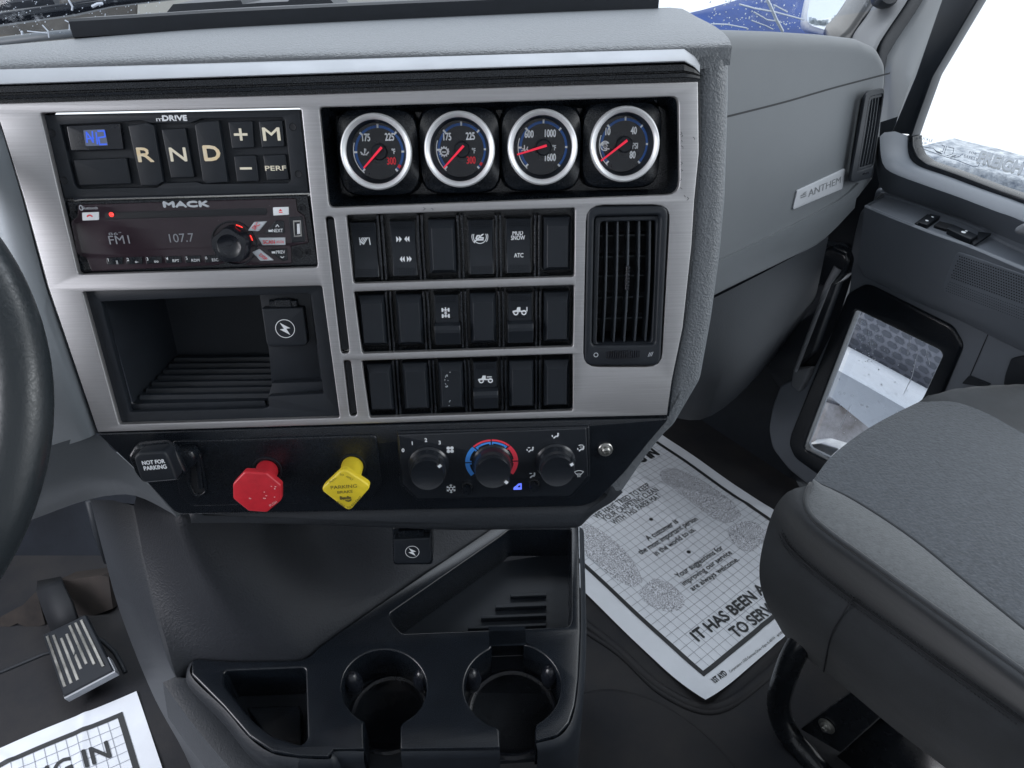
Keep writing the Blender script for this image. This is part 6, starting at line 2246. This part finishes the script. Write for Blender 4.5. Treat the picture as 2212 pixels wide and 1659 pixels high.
mi = thing('wing_mirror', 'rounded white outside mirror reflecting snowy trees beyond the passenger pillar', 'mirror', pt(1790, 20, 1.7))
mf = Fr(pt(1790, 20, 1.7), (1, -.2, 0), (0, .2, 1))
q = rnd(mf.pl(zT, [(1290, -100), (1245, 120), (1240, 195), (1270, 250), (1420, 285), (1530, 292), (1600, 240), (1750, -40), (1800, -150)]), .03, 6)
MB().plate(mf, [q], -.07, -.004, .02, 4).build('mirror_shell', mat('white_shell', (.75, .77, .76), .35), mi, ang=1)
q2 = rnd(mf.pl(zT, [(1310, -100), (1268, 120), (1266, 180), (1300, 215), (1430, 255), (1520, 262), (1580, 200), (1720, -40), (1760, -150)], .001), .02, 6)
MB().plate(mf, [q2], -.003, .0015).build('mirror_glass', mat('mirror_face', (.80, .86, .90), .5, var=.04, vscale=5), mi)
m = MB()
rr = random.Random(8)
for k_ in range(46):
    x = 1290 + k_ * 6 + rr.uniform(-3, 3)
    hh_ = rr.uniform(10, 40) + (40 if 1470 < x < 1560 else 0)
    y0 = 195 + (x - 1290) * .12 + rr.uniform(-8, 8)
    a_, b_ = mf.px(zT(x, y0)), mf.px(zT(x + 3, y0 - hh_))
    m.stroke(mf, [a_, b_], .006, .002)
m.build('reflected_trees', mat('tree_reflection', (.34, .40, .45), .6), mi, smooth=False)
# vehicle parked alongside, seen through the side and look out windows
nv = thing('neighbouring_truck', 'white truck alongside with chrome bumper, mesh grille and raised letters, seen through the door windows', 'truck', Vector((1.9, 2.2, -.9)))
def nfr(t_): return Fr(DF.w(0, 0, -t_), DF.ex, DF.ey)
N1 = nfr(1.1)
WHT = mat('white_truck_paint', (.72, .76, .82), .4, var=.05, vscale=4)
MB().plate(N1, [N1.pl(zI, [(300, 1150), (300, 850), (680, 965), (1130, 1210), (1500, 1410), (1500, 1800), (900, 1440), (640, 1230)])], -.3, 0, .02, 2).build('bumper_face', mat('grey_bumper', (.34, .37, .42), .4, var=.08), nv)
m = MB()
a_ = [N1.w(*N1.px(zI(*p)), .05) for p in [(500, 880), (700, 975), (900, 1080), (1100, 1190), (1400, 1350)]]
m.tube(a_, .045, 14)
m.build('bumper_bar', WHT, nv, ang=2)
MB().plate(N1, [N1.pl(zI, [(400, 700), (1700, 700), (1700, 1500), (1130, 1190), (680, 950), (400, 830)], -.05)], -.35, -.06).build('grille_backing', mat('grille_dark', (.05, .055, .065), .5), nv)
m = MB()
o_ = Vector(N1.px(zI(700, 780), -.03)); ux = Vector(N1.px(zI(820, 840), -.03)) - o_; uy = Vector(N1.px(zI(690, 900), -.03)) - o_
ux, uy = ux.normalized(), uy.normalized()
pit = .048
for i in range(-4, 16):
    for j in range(-5, 10):
        c_ = o_ + ux * ((i + .5 * (j % 2)) * pit) + uy * (j * pit * .60)
        m.poly([N1.w(*(c_ + ux * (x_ * pit * .42) + uy * (y_ * pit * .24)), -.03) for x_, y_ in ((-1, 0), (-.6, .9), (.6, .9), (1, 0), (.6, -.9), (-.6, -.9))])
m.build('grille_holes', mat('grille_hole', (.10, .11, .135), .6), nv, smooth=False, weld=False)
MB().plate(N1, [N1.pl(zI, [(400, 700), (1700, 700), (1700, 1500), (1130, 1190), (680, 950), (400, 830)], -.04)], -.05, -.032).build('grille_panel', mat('grille_plastic', (.20, .21, .25), .4), nv)
m = MB()
cw_ = N1.px(zI(660, 1440), .1)
m.lathe(N1, cw_[0], cw_[1], [(.001, -.02), (.07, -.02), (.12, .0), (.19, .01), (.24, -.03), (.26, -.12)], 30)
m = MB().plate(N1, [N1.pl(zI, [(560, 1230), (760, 1290), (900, 1400), (860, 1520), (480, 1520)], -.18)], -.19, -.175)
m.build('muddy_step', mat('mud_tyre', (.12, .105, .10), .8, vscale=9, vcol=(.40, .40, .43)), nv)
MB().plate(N1, [N1.pl(zI, [(300, 1250), (700, 1180), (1100, 1400), (1100, 1750), (300, 1750)], -.2)], -.4, -.2).build('slush_patch', mat('slush', (.30, .31, .34), .9, var=.4, vscale=10, vcol=(.55, .57, .62)), nv)  # patchy grey slush below the bumper
q = DF.pl(zI, [(530, 1478), (600, 1470), (700, 1500), (640, 1560), (600, 1640), (480, 1560)], -.10)
MB().plate(DF, [rnd(q, .004)], -.14, -.10, .004, 2).build('door_sill_plate', mat('sill_plate', (.55, .56, .58), .35, metal=.6, var=.2, vscale=30), dr)
# icy ledge with raised lettering below the side window
N2 = nfr(.9)
q = N2.pl(zW, [(560, 380), (700, 420), (1100, 520), (1500, 640), (2074, 790), (2900, 1050), (2900, 1500), (2074, 1060), (1500, 880), (1000, 700), (640, 560)])
ICE = mat('icy_slush', (.14, .18, .25), .5, vcol=(.80, .85, .90), vscale=38, bump=.9, bscale=50, bdist=.02)
MB().plate(N2, [q], -.25, 0, .01, 2).build('icy_roof_edge', ICE, nv)
m = MB()
m.textfit(N2, zW, 'FREIGHTLINER', (1470, 540), (2650, 870), 150, .03, bold=.03)
m.build('raised_lettering', WHT, nv, smooth=False, weld=False)
m = MB()
m.textfit(N2, zW, 'FREIGHTLINER', (1462, 560), (2642, 890), 150, .01, bold=.05)
m.build('lettering_shadow', mat('letter_shadow_grey', (.30, .32, .33), .6, vcol=(.7, .72, .74), vscale=40), nv, smooth=False, weld=False)  # offset grey copy of the letters, their shadow put into colour
m = MB()
m.poly([DF.w(-.9, -.05, -.03), DF.w(-.03, -.05, -.03), DF.w(-.01, .60, -.03), DF.w(-.01, .76, -.03), DF.w(-.05, .74, -.03), DF.w(-.9, .72, -.03)])
m.poly([DF.w(-.9, -.06, -.034), DF.w(1.2, -.06, -.034), DF.w(1.2, .085, -.034), DF.w(-.9, .085, -.034)])
m.build('gap_filler', BLACKM, dr, smooth=False)  # added dark sheets blocking daylight through gaps at the door's front and foot
# cab shell out of view: roof and back wall shade the interior like the real cab
m = MB()
m.poly([Vector((-1.5, -.9, 2.0)), Vector((1.6, -.9, 2.0)), Vector((1.3, .75, 2.0)), Vector((-1.5, .75, 2.0))])
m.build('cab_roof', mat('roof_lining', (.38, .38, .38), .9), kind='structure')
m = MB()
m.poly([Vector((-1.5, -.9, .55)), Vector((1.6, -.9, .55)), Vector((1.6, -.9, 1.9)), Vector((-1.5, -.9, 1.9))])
m.build('cab_wall', mat('cab_lining', (.55, .56, .58), .9), kind='structure')  # unseen back wall, lining kept light to brighten the faceplate's reflection
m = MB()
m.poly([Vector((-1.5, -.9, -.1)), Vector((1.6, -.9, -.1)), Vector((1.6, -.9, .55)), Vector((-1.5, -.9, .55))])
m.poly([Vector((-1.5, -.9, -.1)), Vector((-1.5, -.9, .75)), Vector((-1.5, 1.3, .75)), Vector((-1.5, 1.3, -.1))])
m.poly([Vector((-.75, -.9, .5)), Vector((1.0, -.9, .5)), Vector((1.0, -.25, .45)), Vector((-.75, -.25, .45))])  # added sheet at seat height, out of view
m.build('cab_wall', mat('cab_lining_dark', (.035, .038, .045), .9), kind='structure')  # lower lining darkened to dim what the low panels reflect
